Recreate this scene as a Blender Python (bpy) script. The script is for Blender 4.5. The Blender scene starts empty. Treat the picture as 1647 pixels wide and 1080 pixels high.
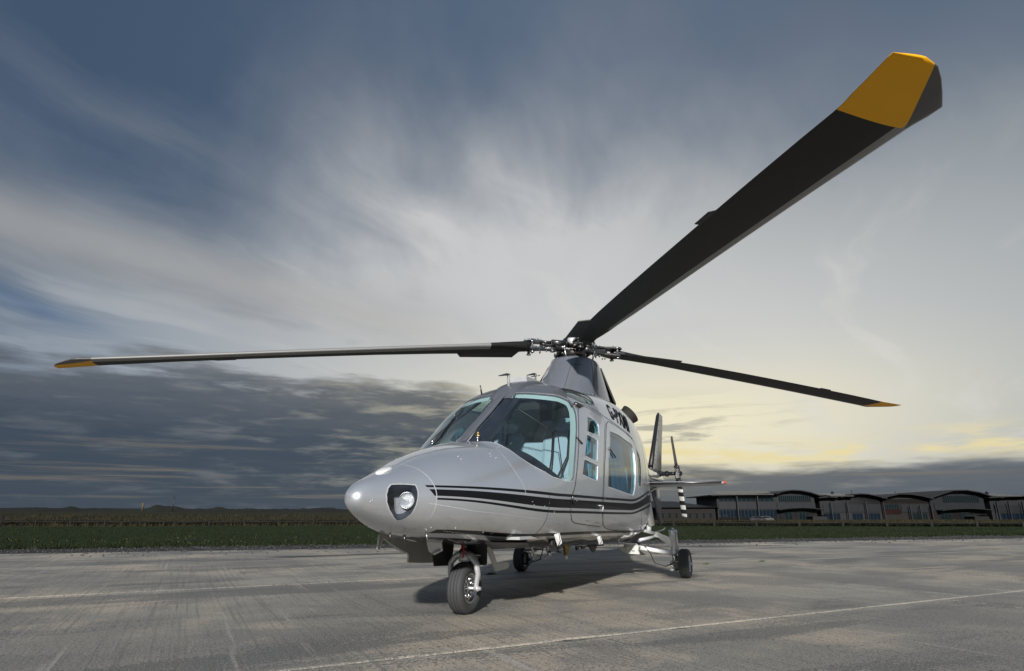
import bpy, bmesh, math, random, json
from mathutils import Vector, Matrix, noise
from mathutils.geometry import delaunay_2d_cdt
R = math.radians
random.seed(7)
SC = bpy.context.scene
COL = SC.collection

# ------------------------------------------------------------------ camera, light, sky
CAM_AZ = 204.83                       # compass direction the camera looks along (degrees from +x)
cam_d = bpy.data.cameras.new('camera'); cam = bpy.data.objects.new('camera', cam_d); COL.objects.link(cam)
cam.location = (4.389, 2.437, .724)
cam.rotation_euler = (R(90 + 16.5), 0, R(CAM_AZ - 90))
cam_d.sensor_width = 36; cam_d.lens = 36 * 973 / 1647
cam_d.clip_start = .05; cam_d.clip_end = 9000
SC.camera = cam

SUN_AZ, SUN_EL = 20.0, 22.0
sun_d = bpy.data.lights.new('sun', 'SUN'); sun_d.energy = 5.0; sun_d.angle = R(1.8); sun_d.color = (1, .97, .935)
sun = bpy.data.objects.new('sun', sun_d); COL.objects.link(sun)
sun.rotation_euler = (R(90 - SUN_EL), 0, R(SUN_AZ + 90))
SC.view_settings.view_transform = 'Standard'; SC.view_settings.look = 'None'
SC.view_settings.exposure = 0; SC.view_settings.gamma = 1; SC.view_settings.use_curve_mapping = False
try: SC.cycles.use_denoising = True
except Exception: pass
SC.cycles.max_bounces = 10; SC.cycles.transparent_max_bounces = 16
SC.cycles.sample_clamp_indirect = 6


class X:
    """a node socket (or number) that can be used in ordinary arithmetic"""
    nt = None
    def __init__(s, v): s.v = v.v if isinstance(v, X) else v
    def _m(s, op, *o):
        n = X.nt.nodes.new('ShaderNodeMath'); n.operation = op
        for i, a in enumerate((s,) + o):
            a = a.v if isinstance(a, X) else a
            if isinstance(a, (int, float)): n.inputs[i].default_value = a
            else: X.nt.links.new(a, n.inputs[i])
        return X(n.outputs[0])
    def __add__(s, o): return s._m('ADD', o)
    __radd__ = __add__
    def __sub__(s, o): return s._m('SUBTRACT', o)
    def __rsub__(s, o): return X(o)._m('SUBTRACT', s)
    def __mul__(s, o): return s._m('MULTIPLY', o)
    __rmul__ = __mul__
    def __truediv__(s, o): return s._m('DIVIDE', o)
    def __rtruediv__(s, o): return X(o)._m('DIVIDE', s)
    def __pow__(s, o): return s._m('POWER', o)
    def __neg__(s): return s * -1
    def max(s, o): return s._m('MAXIMUM', o)
    def min(s, o): return s._m('MINIMUM', o)
    def exp(s): return s._m('EXPONENT')
    def abs(s): return s._m('ABSOLUTE')
    def gt(s, o): return s._m('GREATER_THAN', o)
    def lt(s, o): return s._m('LESS_THAN', o)
    def frac(s): return s._m('FRACT')
    def clamp(s): return s.max(0).min(1)
def sstep(a, b, x):
    t = ((X(x) - a) / (b - a)).clamp()
    return t * t * (3 - 2 * t)
def gauss(x, c, w): 
    t = (X(x) - c) / w
    return (-(t * t)).exp()
def link(a, b): X.nt.links.new(a.v if isinstance(a, X) else a, b)
def mixf(f, a, b): return a + (b - a) * f
def vec(x, y, z=0.0):
    n = X.nt.nodes.new('ShaderNodeCombineXYZ')
    for i, a in enumerate((x, y, z)):
        a = a.v if isinstance(a, X) else a
        if isinstance(a, (int, float)): n.inputs[i].default_value = a
        else: X.nt.links.new(a, n.inputs[i])
    return n.outputs[0]
def nz(v, scale=1, detail=6, rough=.55, dist=0.0, kind='Fac'):
    n = X.nt.nodes.new('ShaderNodeTexNoise'); X.nt.links.new(v, n.inputs['Vector'])
    n.inputs['Scale'].default_value = scale; n.inputs['Detail'].default_value = detail
    n.inputs['Roughness'].default_value = rough; n.inputs['Distortion'].default_value = dist
    return X(n.outputs[0]) if kind == 'Fac' else n.outputs['Color']
def mixc(f, a, b, mode='MIX'):
    n = X.nt.nodes.new('ShaderNodeMix'); n.data_type = 'RGBA'; n.blend_type = mode; n.clamp_factor = True
    f = f.v if isinstance(f, X) else f
    if isinstance(f, (int, float)): n.inputs[0].default_value = f
    else: X.nt.links.new(f, n.inputs[0])
    for k, c in ((6, a), (7, b)):
        if isinstance(c, (tuple, list)): n.inputs[k].default_value = (*c[:3], 1)
        else: X.nt.links.new(c, n.inputs[k])
    return n.outputs[2]
def sep(v):
    n = X.nt.nodes.new('ShaderNodeSeparateXYZ'); X.nt.links.new(v, n.inputs[0])
    return [X(o) for o in n.outputs]

def make_world():
    w = bpy.data.worlds.new('World'); SC.world = w; w.use_nodes = True
    nt = w.node_tree; nt.nodes.clear(); X.nt = nt
    tc = nt.nodes.new('ShaderNodeTexCoord')
    x, y, z = sep(tc.outputs['Generated'])
    c, s = math.cos(R(CAM_AZ)), math.sin(R(CAM_AZ))
    fw = x * c + y * s
    rt = x * s - y * c
    az = rt._m('ARCTAN2', fw) * 57.2958           # bearing from the line nose-tail side of the sky, degrees, right positive
    el = z.max(-1).min(1)._m('ARCSINE') * 57.2958
    zc = z.max(0)
    u = rt / (zc + .11); v = fw / (zc + .11)       # a flat cloud sheet seen from below
    # big slow shapes and long streaks in the high sheet
    ca, sa = math.cos(R(57)), math.sin(R(57))
    wob = nz(vec(u, v), .8, 3, .5)
    al = u * ca * -1 - v * sa + wob * .5; ac = u * sa * -1 + v * ca + wob * .9
    streak = nz(vec(al * .42, ac * 1.4), 1.0, 7, .52, .08)
    fine = nz(vec(al * 1.0, ac * 3.6, 3.0), 1.0, 6, .55, .12)
    big = nz(vec(u * .55, v * .55, 5.0), 1.0, 4, .5, .3)
    fx = az - 5; fy = el - 8; rad = (fx * fx + fy * fy) ** .5
    fan = nz(vec(fy._m('ARCTAN2', fx) * 1.9 + wob * .55, rad * .050, 9.0), 1.0, 6, .52, .35)
    # light through the sheet: strongest above the tail side
    g1 = (gauss(az, 13, 36) * gauss(el, 12, 16))
    g2 = (gauss(az, 13, 22) * gauss(el, 8.0, 8.5))
    g3 = (gauss(az, -1, 20) * gauss(el, 25, 16))
    # clear blue behind
    top = sstep(12, 42, el)
    left = sstep(10, -44, az)
    blue = mixc(left, (.10, .145, .215), (.056, .092, .155))
    veil_d = mixc(top, mixc(sstep(5, -30, az), (.27, .32, .35), (.20, .255, .325)), (.098, .130, .190))
    veil = mixc((g1 * 1.15).clamp(), veil_d, (.60, .605, .595))
    veil = mixc((g3 * (.85 + (fan - .5) * 1.3)).clamp(), veil, (.60, .605, .61))
    veil = mixc((g2 * 1.05).clamp() * sstep(19, 8, el), veil, (.86, .80, .585))
    behind = sstep(42, 72, az.abs())
    veil = mixc(behind * .8, veil, (.14, .17, .215))
    calm = 1 - top * .55
    rid = 1 - (nz(vec(al * .9 + wob, ac * 2.2 + wob * .6, 8.0), 1.0, 6, .62, .3) - .5).abs() * 5
    wisp = (rid.clamp() ** 3) * sstep(.45, .62, big)
    cover = (.60 + g3 * .25 + (streak - .5) * 1.35 * calm + (fine - .5) * .9 * calm + wisp * .16 + (fan - .5) * 1.25 * sstep(7, 18, rad) + (big - .5) * 1.3 + g1 * .75 - left * top * .45 - top * .08 + .22 * sstep(8, 30, az) * sstep(34, 22, el)).clamp()
    sky = mixc(cover, blue, veil)
    # thin brighter filaments
    fil = sstep(.50, .74, fine) * (.30 + g1) * .42 * sstep(40, 18, el)
    sky = mixc(fil, sky, (.72, .70, .66))
    # long soft bank falling from the left towards the helicopter, with a blue gap beneath
    bank = gauss(el - (el * 0 + 12.6) + az * .105 - 0.2 + (streak - .5) * 5, 3.6, 2.6) * sstep(4, -16, az)
    sky = mixc(bank * .65, sky, (.42, .415, .405))
    gap = gauss(az, -40, 5) * gauss(el + az * .25 - (wob - .5) * 5, 5.3, 1.0)
    sky = mixc((gap * .5).clamp(), sky, (.055, .12, .24))
    # lower, darker stratus: high on the left, a low band on the right
    h1 = nz(vec(az * .060, el * .42, 1.0), 1.0, 7, .58, .15)
    h2 = nz(vec(az * .17, el * 1.0, 7.0), 1.0, 7, .58, .2)
    edge = 12.2 - 7.8 * sstep(-7, 9, az) - .25 * sstep(8, 30, az)
    d = edge - el + (h1 - .5) * (3.2 + 5 * sstep(8, -6, az)) + (h2 - .5) * (1.2 + 3 * sstep(8, -6, az))
    dens = mixf(sstep(2, 12, az), sstep(-.5, 1.6, d), sstep(-.35, .75, d))
    depth = sstep(0, 6.5, d)
    warm = gauss(az, 2, 20)
    rag = sstep(.48, .66, h2 * .62 + h1 * .38)
    low_hi = mixc(warm, (.17, .185, .21), (.53, .495, .36))
    low_lo = mixc(sstep(-5, 20, az), (.044, .063, .092), (.072, .100, .132))
    low = mixc((rag * (1 - depth * (.62 - warm * .5))).clamp(), mixc(depth, mixc(warm, (.105, .122, .150), (.165, .165, .16)), low_lo), low_hi)
    bandn = nz(vec(az * .045, el * 1.7, 11.0), 1.0, 6, .6, .1)
    bands = sstep(.52, .70, bandn) * sstep(7.5, 4, el) * sstep(.3, 1.6, el)
    low = mixc(bands * .6, low, mixc(warm, (.20, .17, .135), (.34, .30, .20)))
    # bright rim where the light catches the top of the band on the right
    rim = gauss(d, -.9, .9) * sstep(-4, 12, az) * sstep(.38, .60, h2)
    sky = mixc((rim * .9).clamp(), sky, (.84, .72, .38))
    # ragged grey scraps above the rim
    scr = sstep(.52, .64, nz(vec(az * .10, el * .75, 20.0), 1.0, 6, .6, .5)) * gauss(el, 7.2, 2.4) * gauss(az, 14, 9)
    sky = mixc(scr * .75, sky, (.33, .32, .29))
    sky = mixc((dens * (.97 - .25 * sstep(5, 30, az) * 0)).clamp(), sky, low)
    # towards the horizon the air thickens
    sky = mixc(gauss(el, -1, 2.5) * .5, sky, (.065, .085, .11))
    # below the horizon: never seen past the ground
    sky = mixc(sstep(0, -3, el), sky, (.05, .06, .06))
    ns = nt.nodes.new('ShaderNodeTexSky'); ns.sky_type = 'NISHITA'; ns.sun_disc = False
    ns.sun_elevation = R(SUN_EL); ns.sun_rotation = R(90 - SUN_AZ); ns.air_density = 1; ns.dust_density = 1
    b1 = nt.nodes.new('ShaderNodeBackground'); nt.links.new(ns.outputs[0], b1.inputs[0]); b1.inputs[1].default_value = .05
    b2 = nt.nodes.new('ShaderNodeBackground'); nt.links.new(sky, b2.inputs[0]); b2.inputs[1].default_value = 1
    mx = nt.nodes.new('ShaderNodeMixShader'); mx.inputs[0].default_value = .97
    nt.links.new(b1.outputs[0], mx.inputs[1]); nt.links.new(b2.outputs[0], mx.inputs[2])
    out = nt.nodes.new('ShaderNodeOutputWorld'); nt.links.new(mx.outputs[0], out.inputs[0])
    w.cycles.sampling_method = 'AUTOMATIC'
make_world()

# ------------------------------------------------------------------ object helpers
def tag(o, label=None, cat=None, group=None, kind=None):
    if label: o['label'] = label
    if cat: o['category'] = cat
    if group: o['group'] = group
    if kind: o['kind'] = kind
    return o
def empty(name, loc=(0, 0, 0), rz=0, parent=None):
    o = bpy.data.objects.new(name, None); COL.objects.link(o); o.location = loc; o.rotation_euler = (0, 0, rz)
    o.empty_display_size = .2
    if parent: o.parent = parent
    return o
def mesh_obj(name, verts, faces, mat, parent=None, smooth=False, mats=None, mi=None, normals=None, loc=None):
    me = bpy.data.meshes.new(name); me.from_pydata([tuple(v) for v in verts], [], faces)
    for m in (mats or [mat]): me.materials.append(m)
    if mi: me.polygons.foreach_set('material_index', mi)
    if smooth: me.polygons.foreach_set('use_smooth', [True] * len(me.polygons))
    if normals: me.normals_split_custom_set_from_vertices(normals)
    me.update()
    o = bpy.data.objects.new(name, me); COL.objects.link(o)
    if parent: o.parent = parent
    if loc: o.location = loc
    return o
class MB:
    """collects primitive shapes into one mesh"""
    def __init__(s): s.v = []; s.f = []; s.sm = []
    def add(s, vs, fs, smooth=False):
        k = len(s.v); s.v += [Vector(v) for v in vs]; s.f += [tuple(i + k for i in f) for f in fs]; s.sm += [smooth] * len(fs)
        return s
    def box(s, c, d, rot=None, bev=0):
        c = Vector(c); hx, hy, hz = d[0] / 2, d[1] / 2, d[2] / 2
        if bev:
            b = min(bev, hx * .9, hy * .9, hz * .9)
            bm = bmesh.new(); bmesh.ops.create_cube(bm, size=1)
            for v in bm.verts: v.co = Vector((v.co.x * 2 * hx, v.co.y * 2 * hy, v.co.z * 2 * hz))
            bmesh.ops.bevel(bm, geom=bm.edges[:], offset=b, segments=2, affect='EDGES', profile=.5)
            vs = [v.co.copy() for v in bm.verts]; bm.verts.index_update(); fs = [[v.index for v in f.verts] for f in bm.faces]; bm.free()
            if rot: vs = [rot @ v for v in vs]
            return s.add([v + c for v in vs], fs)
        vs = [Vector((x * hx, y * hy, z * hz)) for x in (-1, 1) for y in (-1, 1) for z in (-1, 1)]
        if rot: vs = [rot @ v for v in vs]
        return s.add([v + c for v in vs], [(0, 1, 3, 2), (4, 6, 7, 5), (0, 4, 5, 1), (2, 3, 7, 6), (0, 2, 6, 4), (1, 5, 7, 3)])
    def tube(s, pts, r, n=10, cap=True, flat=None):
        pts = [Vector(p) for p in pts]
        rs = r if isinstance(r, (list, tuple)) else [r] * len(pts)
        k = len(s.v); up = None
        for i, p in enumerate(pts):
            t = (pts[min(i + 1, len(pts) - 1)] - pts[max(i - 1, 0)]).normalized()
            if up is None: up = Vector((0, 0, 1)) if abs(t.z) < .9 else Vector((1, 0, 0))
            a = t.cross(up).normalized(); b = a.cross(t).normalized(); up = b
            for j in range(n):
                th = 2 * math.pi * j / n
                s.v.append(p + a * math.cos(th) * rs[i] + b * math.sin(th) * rs[i] * (flat or 1))
        for i in range(len(pts) - 1):
            for j in range(n):
                s.f.append((k + i * n + j, k + i * n + (j + 1) % n, k + (i + 1) * n + (j + 1) % n, k + (i + 1) * n + j)); s.sm.append(True)
        if cap:
            s.f.append(tuple(k + j for j in range(n))[::-1]); s.f.append(tuple(k + (len(pts) - 1) * n + j for j in range(n))); s.sm += [False, False]
        return s
    def lathe(s, prof, o, axis, n=24, closed=False, caps=True):
        """prof: list of (distance along axis, radius)"""
        o = Vector(o); ax = Vector(axis).normalized()
        a = ax.cross(Vector((0, 0, 1)) if abs(ax.z) < .9 else Vector((1, 0, 0))).normalized(); b = ax.cross(a)
        k = len(s.v)
        for h, r in prof:
            for j in range(n):
                th = 2 * math.pi * j / n; s.v.append(o + ax * h + (a * math.cos(th) + b * math.sin(th)) * max(r, 1e-4))
        m = len(prof)
        for i in range(m if closed else m - 1):
            i2 = (i + 1) % m
            for j in range(n): s.f.append((k + i * n + j, k + i * n + (j + 1) % n, k + i2 * n + (j + 1) % n, k + i2 * n + j)); s.sm.append(True)
        if not closed and caps:
            s.f.append(tuple(k + j for j in range(n))[::-1]); s.f.append(tuple(k + (m - 1) * n + j for j in range(n))); s.sm += [False, False]
        return s
    def plate(s, poly, th):
        """polygon (3-D points) given thickness along vector th, centred"""
        th = Vector(th); n = len(poly); vs = [Vector(p) - th / 2 for p in poly] + [Vector(p) + th / 2 for p in poly]
        return s.add(vs, [tuple(range(n))[::-1], tuple(range(n, 2 * n))] + [(i, (i + 1) % n, n + (i + 1) % n, n + i) for i in range(n)])
    def sphere(s, c, r, n=12, sc=(1, 1, 1)):
        c = Vector(c); k = len(s.v); m = n // 2
        for i in range(m + 1):
            ph = math.pi * i / m
            for j in range(n):
                th = 2 * math.pi * j / n
                s.v.append(c + Vector((math.sin(ph) * math.cos(th) * sc[0], math.sin(ph) * math.sin(th) * sc[1], math.cos(ph) * sc[2])) * r)
        for i in range(m):
            for j in range(n): s.f.append((k + i * n + j, k + (i + 1) * n + j, k + (i + 1) * n + (j + 1) % n, k + i * n + (j + 1) % n)); s.sm.append(True)
        return s
    def build(s, name, mat, parent=None, loc=None, fix=True):
        me = bpy.data.meshes.new(name); me.from_pydata([tuple(v) for v in s.v], [], s.f); me.materials.append(mat)
        me.polygons.foreach_set('use_smooth', s.sm)
        if fix:
            bm = bmesh.new(); bm.from_mesh(me); bmesh.ops.recalc_face_normals(bm, faces=bm.faces); bm.to_mesh(me); bm.free()
        me.update()
        o = bpy.data.objects.new(name, me); COL.objects.link(o)
        if parent: o.parent = parent
        if loc: o.location = loc
        return o

# ------------------------------------------------------------------ materials
def newmat(name):
    m = bpy.data.materials.new(name); m.use_nodes = True; nt = m.node_tree; X.nt = nt
    b = nt.nodes['Principled BSDF']; return m, nt, b
def tc_obj():
    n = X.nt.nodes.new('ShaderNodeTexCoord'); return n.outputs['Object']
def worldpos():
    n = X.nt.nodes.new('ShaderNodeNewGeometry'); return n.outputs['Position']
def setc(b, k, c):
    if isinstance(c, (tuple, list)): b.inputs[k].default_value = (*c[:3], 1)
    elif isinstance(c, (int, float)): b.inputs[k].default_value = c
    else: link(c, b.inputs[k])
def bump(b, h, strength=.3, dist=.01):
    n = X.nt.nodes.new('ShaderNodeBump'); n.inputs['Strength'].default_value = strength; n.inputs['Distance'].default_value = dist
    link(h, n.inputs['Height']); X.nt.links.new(n.outputs[0], b.inputs['Normal'])
def simple(name, col, rough=.5, metal=0.0, var=.12, scale=12, coat=0.0, bmp=0.0, spec=None):
    m, nt, b = newmat(name)
    v = tc_obj(); n1 = nz(v, scale, 5, .6)
    c1 = tuple(c * (1 - var) for c in col); c2 = tuple(min(1, c * (1 + var)) for c in col)
    setc(b, 'Base Color', mixc(n1, c1, c2)); setc(b, 'Roughness', (n1 - .5) * .2 + rough); setc(b, 'Metallic', metal)
    if coat: setc(b, 'Coat Weight', coat); setc(b, 'Coat Roughness', .04)
    if spec is not None: setc(b, 'Specular IOR Level', spec)
    if bmp: bump(b, nz(v, scale * 6, 4, .6), bmp, .004)
    return m

def mat_paint():
    """silver two-pack paint with black cheat lines and a near-black belly, laid out in the helicopter's own coordinates"""
    m, nt, b = newmat('silver_paint'); p = tc_obj(); x, y, z = sep(p)
    k = .60 + .38 * sstep(1.05, 0.0, x) + .05 * sstep(-.5, -2, x) + .22 * sstep(-2.3, -3.1, x)
    zc = .812 + .05 * sstep(-.2, 1.0, x) - .006 * sstep(0, -1.5, x) + .11 * sstep(-2.1, -3.3, x) + .30 * sstep(-3.2, -5.0, x)
    q = (z - zc) / k
    def band(a, c): return q.gt(a) * q.lt(c)
    st = (band(.050, .072) + band(-.037, .030) + band(-.077, -.057)).min(1) * x.lt(q * .35 + 1.0)
    zl = .575 + .045 * sstep(.0, .9, x) - .03 * sstep(-.5, -3, x)
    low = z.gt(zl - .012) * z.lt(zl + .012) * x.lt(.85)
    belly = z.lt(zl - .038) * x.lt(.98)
    tailblk = x.lt(-3.12 + (z - .9) * .25) * z.lt(1.10 + (x + 3.1) * -.16) * z.gt(.62)
    mask = (st + low).min(1)
    big = nz(p, 2.0, 5, .6); fleck = nz(p, 900, 2, .5)
    dirt = sstep(.52, .75, nz(vec(x * 1.2, y * 5, z * 5), 2.5, 7, .65)) * sstep(1.0, .5, z)
    silver = mixc(big, (.685, .715, .745), (.745, .77, .80))
    silver = mixc((fleck - .5) * .25, silver, (.7, .72, .76))
    silver = mixc(dirt * .35, silver, (.25, .24, .22))
    # ageing gold-brown primer and exhaust soot on the tail boom
    soot = sstep(-3.6, -5.2, x) * sstep(.42, .62, nz(p, 3.2, 6, .65))
    silver = mixc(soot * .6, silver, (.22, .20, .15))
    col = mixc(mask, silver, (.008, .008, .010)); 
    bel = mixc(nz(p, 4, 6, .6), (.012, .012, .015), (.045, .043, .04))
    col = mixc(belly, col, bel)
    setc(b, 'Base Color', col)
    setc(b, 'Metallic', (1 - (mask + belly).min(1)) * .74)
    setc(b, 'Roughness', .34 + (big - .5) * .10 + dirt * .2)
    setc(b, 'Coat Weight', 1.0 - dirt * .6 - mask * .72); setc(b, 'Specular IOR Level', .5 - (mask + belly).min(1) * .35); setc(b, 'Coat Roughness', .045 + (big - .5).max(0) * .1)
    setc(b, 'Coat IOR', 1.42)
    w = nz(vec(x * 1.0, y * 1.0, z * 1.0), 3.5, 2, .5)
    nb = X.nt.nodes.new('ShaderNodeBump'); nb.inputs['Strength'].default_value = .16; nb.inputs['Distance'].default_value = .02
    link(w, nb.inputs['Height']); X.nt.links.new(nb.outputs[0], b.inputs['Normal']); X.nt.links.new(nb.outputs[0], b.inputs['Coat Normal'])
    return m
def mat_glass(name, tint, rough=.0, refl=1.0, haze=.02):
    m, nt, b = newmat(name); nt.nodes.remove(b)
    tr = nt.nodes.new('ShaderNodeBsdfTransparent'); tr.inputs[0].default_value = (*tint, 1)
    gl = nt.nodes.new('ShaderNodeBsdfGlossy'); gl.inputs['Roughness'].default_value = rough; gl.inputs[0].default_value = (1, 1, 1, 1)
    lw = nt.nodes.new('ShaderNodeLayerWeight'); lw.inputs[0].default_value = .5
    fres = (X(lw.outputs['Facing']) ** 5) * .92 + .055
    df = nt.nodes.new('ShaderNodeBsdfDiffuse'); df.inputs[0].default_value = (.5, .55, .56, 1)
    dirt = nz(tc_obj(), 6, 6, .65)
    m2 = nt.nodes.new('ShaderNodeMixShader'); link(sstep(.45, .8, dirt) * haze * 3 + haze, m2.inputs[0])
    nt.links.new(tr.outputs[0], m2.inputs[1]); nt.links.new(df.outputs[0], m2.inputs[2])
    mx = nt.nodes.new('ShaderNodeMixShader'); link((fres * refl).clamp(), mx.inputs[0])
    nt.links.new(m2.outputs[0], mx.inputs[1]); nt.links.new(gl.outputs[0], mx.inputs[2])
    out = [n for n in nt.nodes if n.type == 'OUTPUT_MATERIAL'][0]; nt.links.new(mx.outputs[0], out.inputs[0])
    return m
JN = (.611, .791)     # across the pour lanes
JD = (-.791, .611)    # along them
def mat_concrete():
    m, nt, b = newmat('concrete'); x, y, z = sep(worldpos())
    a = x * JD[0] + y * JD[1]; c = x * JN[0] + y * JN[1]
    oi = nt.nodes.new('ShaderNodeObjectInfo'); rnd = X(oi.outputs['Random'])
    P = vec(a, c, rnd * 7)
    g1 = nz(vec(a, c), 38, 3, .6)
    g2 = nz(vec(a, c, 2.0), 95, 3, .65)
    g3 = nz(vec(a, c, 5.0), 240, 2, .6)
    f2 = (g1 - .5) + (g2 - .5) * .7
    fine = g1 * .5 + g2 * .5
    big = nz(vec(a * .30, c * .45, rnd * 3), 1, 6, .60, .3)
    mid = nz(vec(a * .7, c * .9), 1, 7, .62, .2)
    str_ = nz(vec(a * .30, c * 1.2, 4.0), 1.0, 7, .62, .3)
    broom = nz(vec(a * 30, c * .5), 1, 3, .6, .05)
    broom2 = nz(vec(a * 7, c * .28, 9.0), 1, 4, .65, .1)
    tan = nz(vec(a * .5, c * .45, 17.0), 1, 6, .6)
    col = mixc(sstep(.40, .60, big + f2 * .10), (.265, .250, .222), (.40, .37, .315))
    col = mixc(sstep(.49, .60, tan + f2 * .10) * .75, col, (.52, .445, .345))
    col = mixc(sstep(.50, .56, mid + f2 * .22) * .60, col, (.19, .186, .178))
    col = mixc(sstep(.54, .59, str_ + f2 * .25) * .70, col, (.125, .128, .125))
    col = mixc(sstep(.50, .66, broom) * .50, col, (.15, .14, .125))
    col = mixc(sstep(.60, .68, broom2) * .45, col, (.50, .475, .42))
    col = mixc(sstep(.52, .66, g1) * .55, col, (.09, .09, .087))
    col = mixc(sstep(.52, .64, g2) * .60, col, (.075, .075, .072))
    col = mixc(sstep(.46, .34, g2) * .50, col, (.60, .58, .53))
    col = mixc(sstep(.55, .68, g3) * .5, col, (.07, .07, .07))
    # low, worn margins beside every joint
    jn = ((c + 2.75) / 3.95).frac(); jd = (.5 - (jn - .5).abs()) * 3.95
    col = mixc(sstep(.16, .0, jd + f2 * .12) * .22, col, (.40, .375, .32))
    # rubber and oil marks
    oil = sstep(.66, .72, nz(vec(a * .6, c * .6, 31.0), 1, 5, .6)); col = mixc(oil * .35, col, (.05, .05, .05))
    setc(b, 'Base Color', col); setc(b, 'Roughness', .82 - sstep(.5, .7, mid) * .10); setc(b, 'Specular IOR Level', .3)
    bump(b, fine * 1.0 + broom * .5 + mid * .2 + g3 * .3, .9, .007)
    return m
def mat_joint():
    m, nt, b = newmat('joint_filler'); x, y, z = sep(worldpos())
    n = nz(vec(x, y), 5, 7, .75); f = nz(vec(x, y), 60, 4, .7)
    col = mixc(sstep(.40, .58, n), (.06, .055, .045), (.33, .315, .275)); col = mixc(sstep(.5, .7, f) * .5, col, (.10, .10, .09))
    col = mixc(sstep(.60, .68, nz(vec(x, y, 4.0), 2.2, 4, .6)) * .8, col, (.055, .075, .025))
    setc(b, 'Base Color', col); setc(b, 'Roughness', .9); bump(b, f, .6, .01); return m
def mat_ground(name, c1, c2, c3, sc=.6, rough=.95):
    m, nt, b = newmat(name); x, y, z = sep(worldpos())
    n = nz(vec(x, y), sc, 8, .7); n2 = nz(vec(x, y, 3.0), sc * 12, 5, .75)
    col = mixc(sstep(.35, .65, n), c1, c2); col = mixc(sstep(.45, .7, n2) * .7, col, c3)
    setc(b, 'Base Color', col); setc(b, 'Roughness', rough); setc(b, 'Specular IOR Level', .15); bump(b, n2, .9, .06); return m
def mat_leaf(name, c1, c2):
    m, nt, b = newmat(name); x, y, z = sep(worldpos()); n = nz(vec(x, y, z), .35, 7, .75)
    setc(b, 'Base Color', mixc(sstep(.35, .68, n), c1, c2)); setc(b, 'Roughness', .75); setc(b, 'Specular IOR Level', .2); return m

M = {}
M['paint'] = mat_paint()
M['glass'] = mat_glass('windscreen_glass', (.87, .955, .955), refl=1.0, haze=.010)
M['glass_side'] = mat_glass('tinted_side_glass', (.36, .62, .70), refl=1.1, haze=.012)
M['glass_sky'] = mat_glass('roof_glass', (.62, .86, .84), refl=.9, haze=.10)
M['lens'] = mat_glass('lamp_glass', (.92, .95, .97), refl=.9, haze=.01)
M['teal'] = simple('pale_teal_trim', (.40, .50, .50), .5, var=.06)
M['lining'] = simple('cabin_lining', (.84, .85, .80), .6, var=.04)
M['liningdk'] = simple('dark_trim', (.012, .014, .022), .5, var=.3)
M['carpet'] = simple('pale_carpet', (.42, .43, .42), .9, var=.1)
M['navy'] = simple('navy_coaming', (.010, .014, .026), .65, var=.2)
M['seat'] = simple('blue_grey_leather', (.30, .40, .46), .5, var=.1, bmp=.2)
M['blue'] = simple('blue_curtain', (.05, .15, .22), .7, var=.35, scale=30)
M['frame'] = simple('window_surround', (.62, .635, .66), .35, metal=.3, var=.03, coat=.6)
M['seam'] = simple('panel_gap', (.035, .036, .04), .6, var=.3)
M['seamlt'] = simple('worn_panel_edge', (.62, .63, .65), .35, metal=.4, var=.25, scale=60)
M['rivet'] = simple('rivet_head', (.70, .71, .73), .3, metal=.6, var=.1)
M['post'] = simple('pillar_grey', (.135, .145, .165), .42, metal=.3, var=.12, coat=.3)
M['steel'] = simple('machined_steel', (.55, .55, .56), .28, metal=1, var=.15, scale=30)
M['dsteel'] = simple('dark_steel', (.13, .13, .135), .35, metal=.9, var=.3, scale=30)
M['ti'] = simple('oiled_titanium', (.16, .155, .15), .33, metal=.9, var=.35, scale=25)
M['white'] = simple('white_gear_paint', (.82, .82, .80), .35, var=.04, coat=.5)
M['offwhite'] = simple('scuffed_white', (.62, .62, .58), .5, var=.12, scale=20)
M['silverpl'] = simple('silver_gear_paint', (.60, .61, .62), .34, metal=.4, var=.12, scale=18)
M['rubber'] = simple('tyre_rubber', (.045, .046, .048), .72, var=.25, scale=25, bmp=.25)
M['black'] = simple('black_plastic', (.014, .014, .015), .45, var=.3)
M['brass'] = simple('brass_fitting', (.35, .27, .12), .4, metal=.8, var=.3)
M['red'] = simple('red_webbing', (.42, .008, .02), .7, var=.2)
M['redlens'] = simple('red_lens', (.75, .06, .03), .2, var=.1, coat=1)
M['chrome'] = simple('lamp_reflector', (.88, .89, .90), .22, metal=.55, var=.25, scale=60, coat=1)
M['lampgrey'] = simple('lamp_bay_grey', (.035, .042, .058), .55, var=.05)
M['lampgrey2'] = simple('lamp_bay_pale', (.40, .41, .43), .5, var=.05)
M['concrete'] = mat_concrete(); M['joint'] = mat_joint()
M['lawn'] = mat_ground('lawn', (.010, .022, .004), (.014, .026, .005), (.018, .028, .007), .35)
M['field'] = mat_ground('rough_field', (.015, .015, .006), (.030, .025, .011), (.012, .014, .005), .06)
M['gravel'] = mat_ground('gravel', (.045, .045, .05), (.085, .083, .08), (.02, .02, .022), 2.2, .9)
M['blade'] = mat_leaf('grass_blade', (.008, .015, .003), (.018, .027, .006))
M['weed'] = mat_leaf('weed_leaf', (.035, .075, .012), (.09, .12, .03))
M['hedge'] = mat_leaf('dark_scrub', (.006, .008, .004), (.013, .014, .007))
M['flower'] = simple('flower_head', (.15, .16, .08), .7, var=.3)
M['stone'] = simple('stones', (.065, .064, .065), .9, var=.4, scale=3)
M['hill'] = mat_ground('far_dunes', (.012, .014, .012), (.022, .024, .018), (.010, .012, .010), .02)

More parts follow.
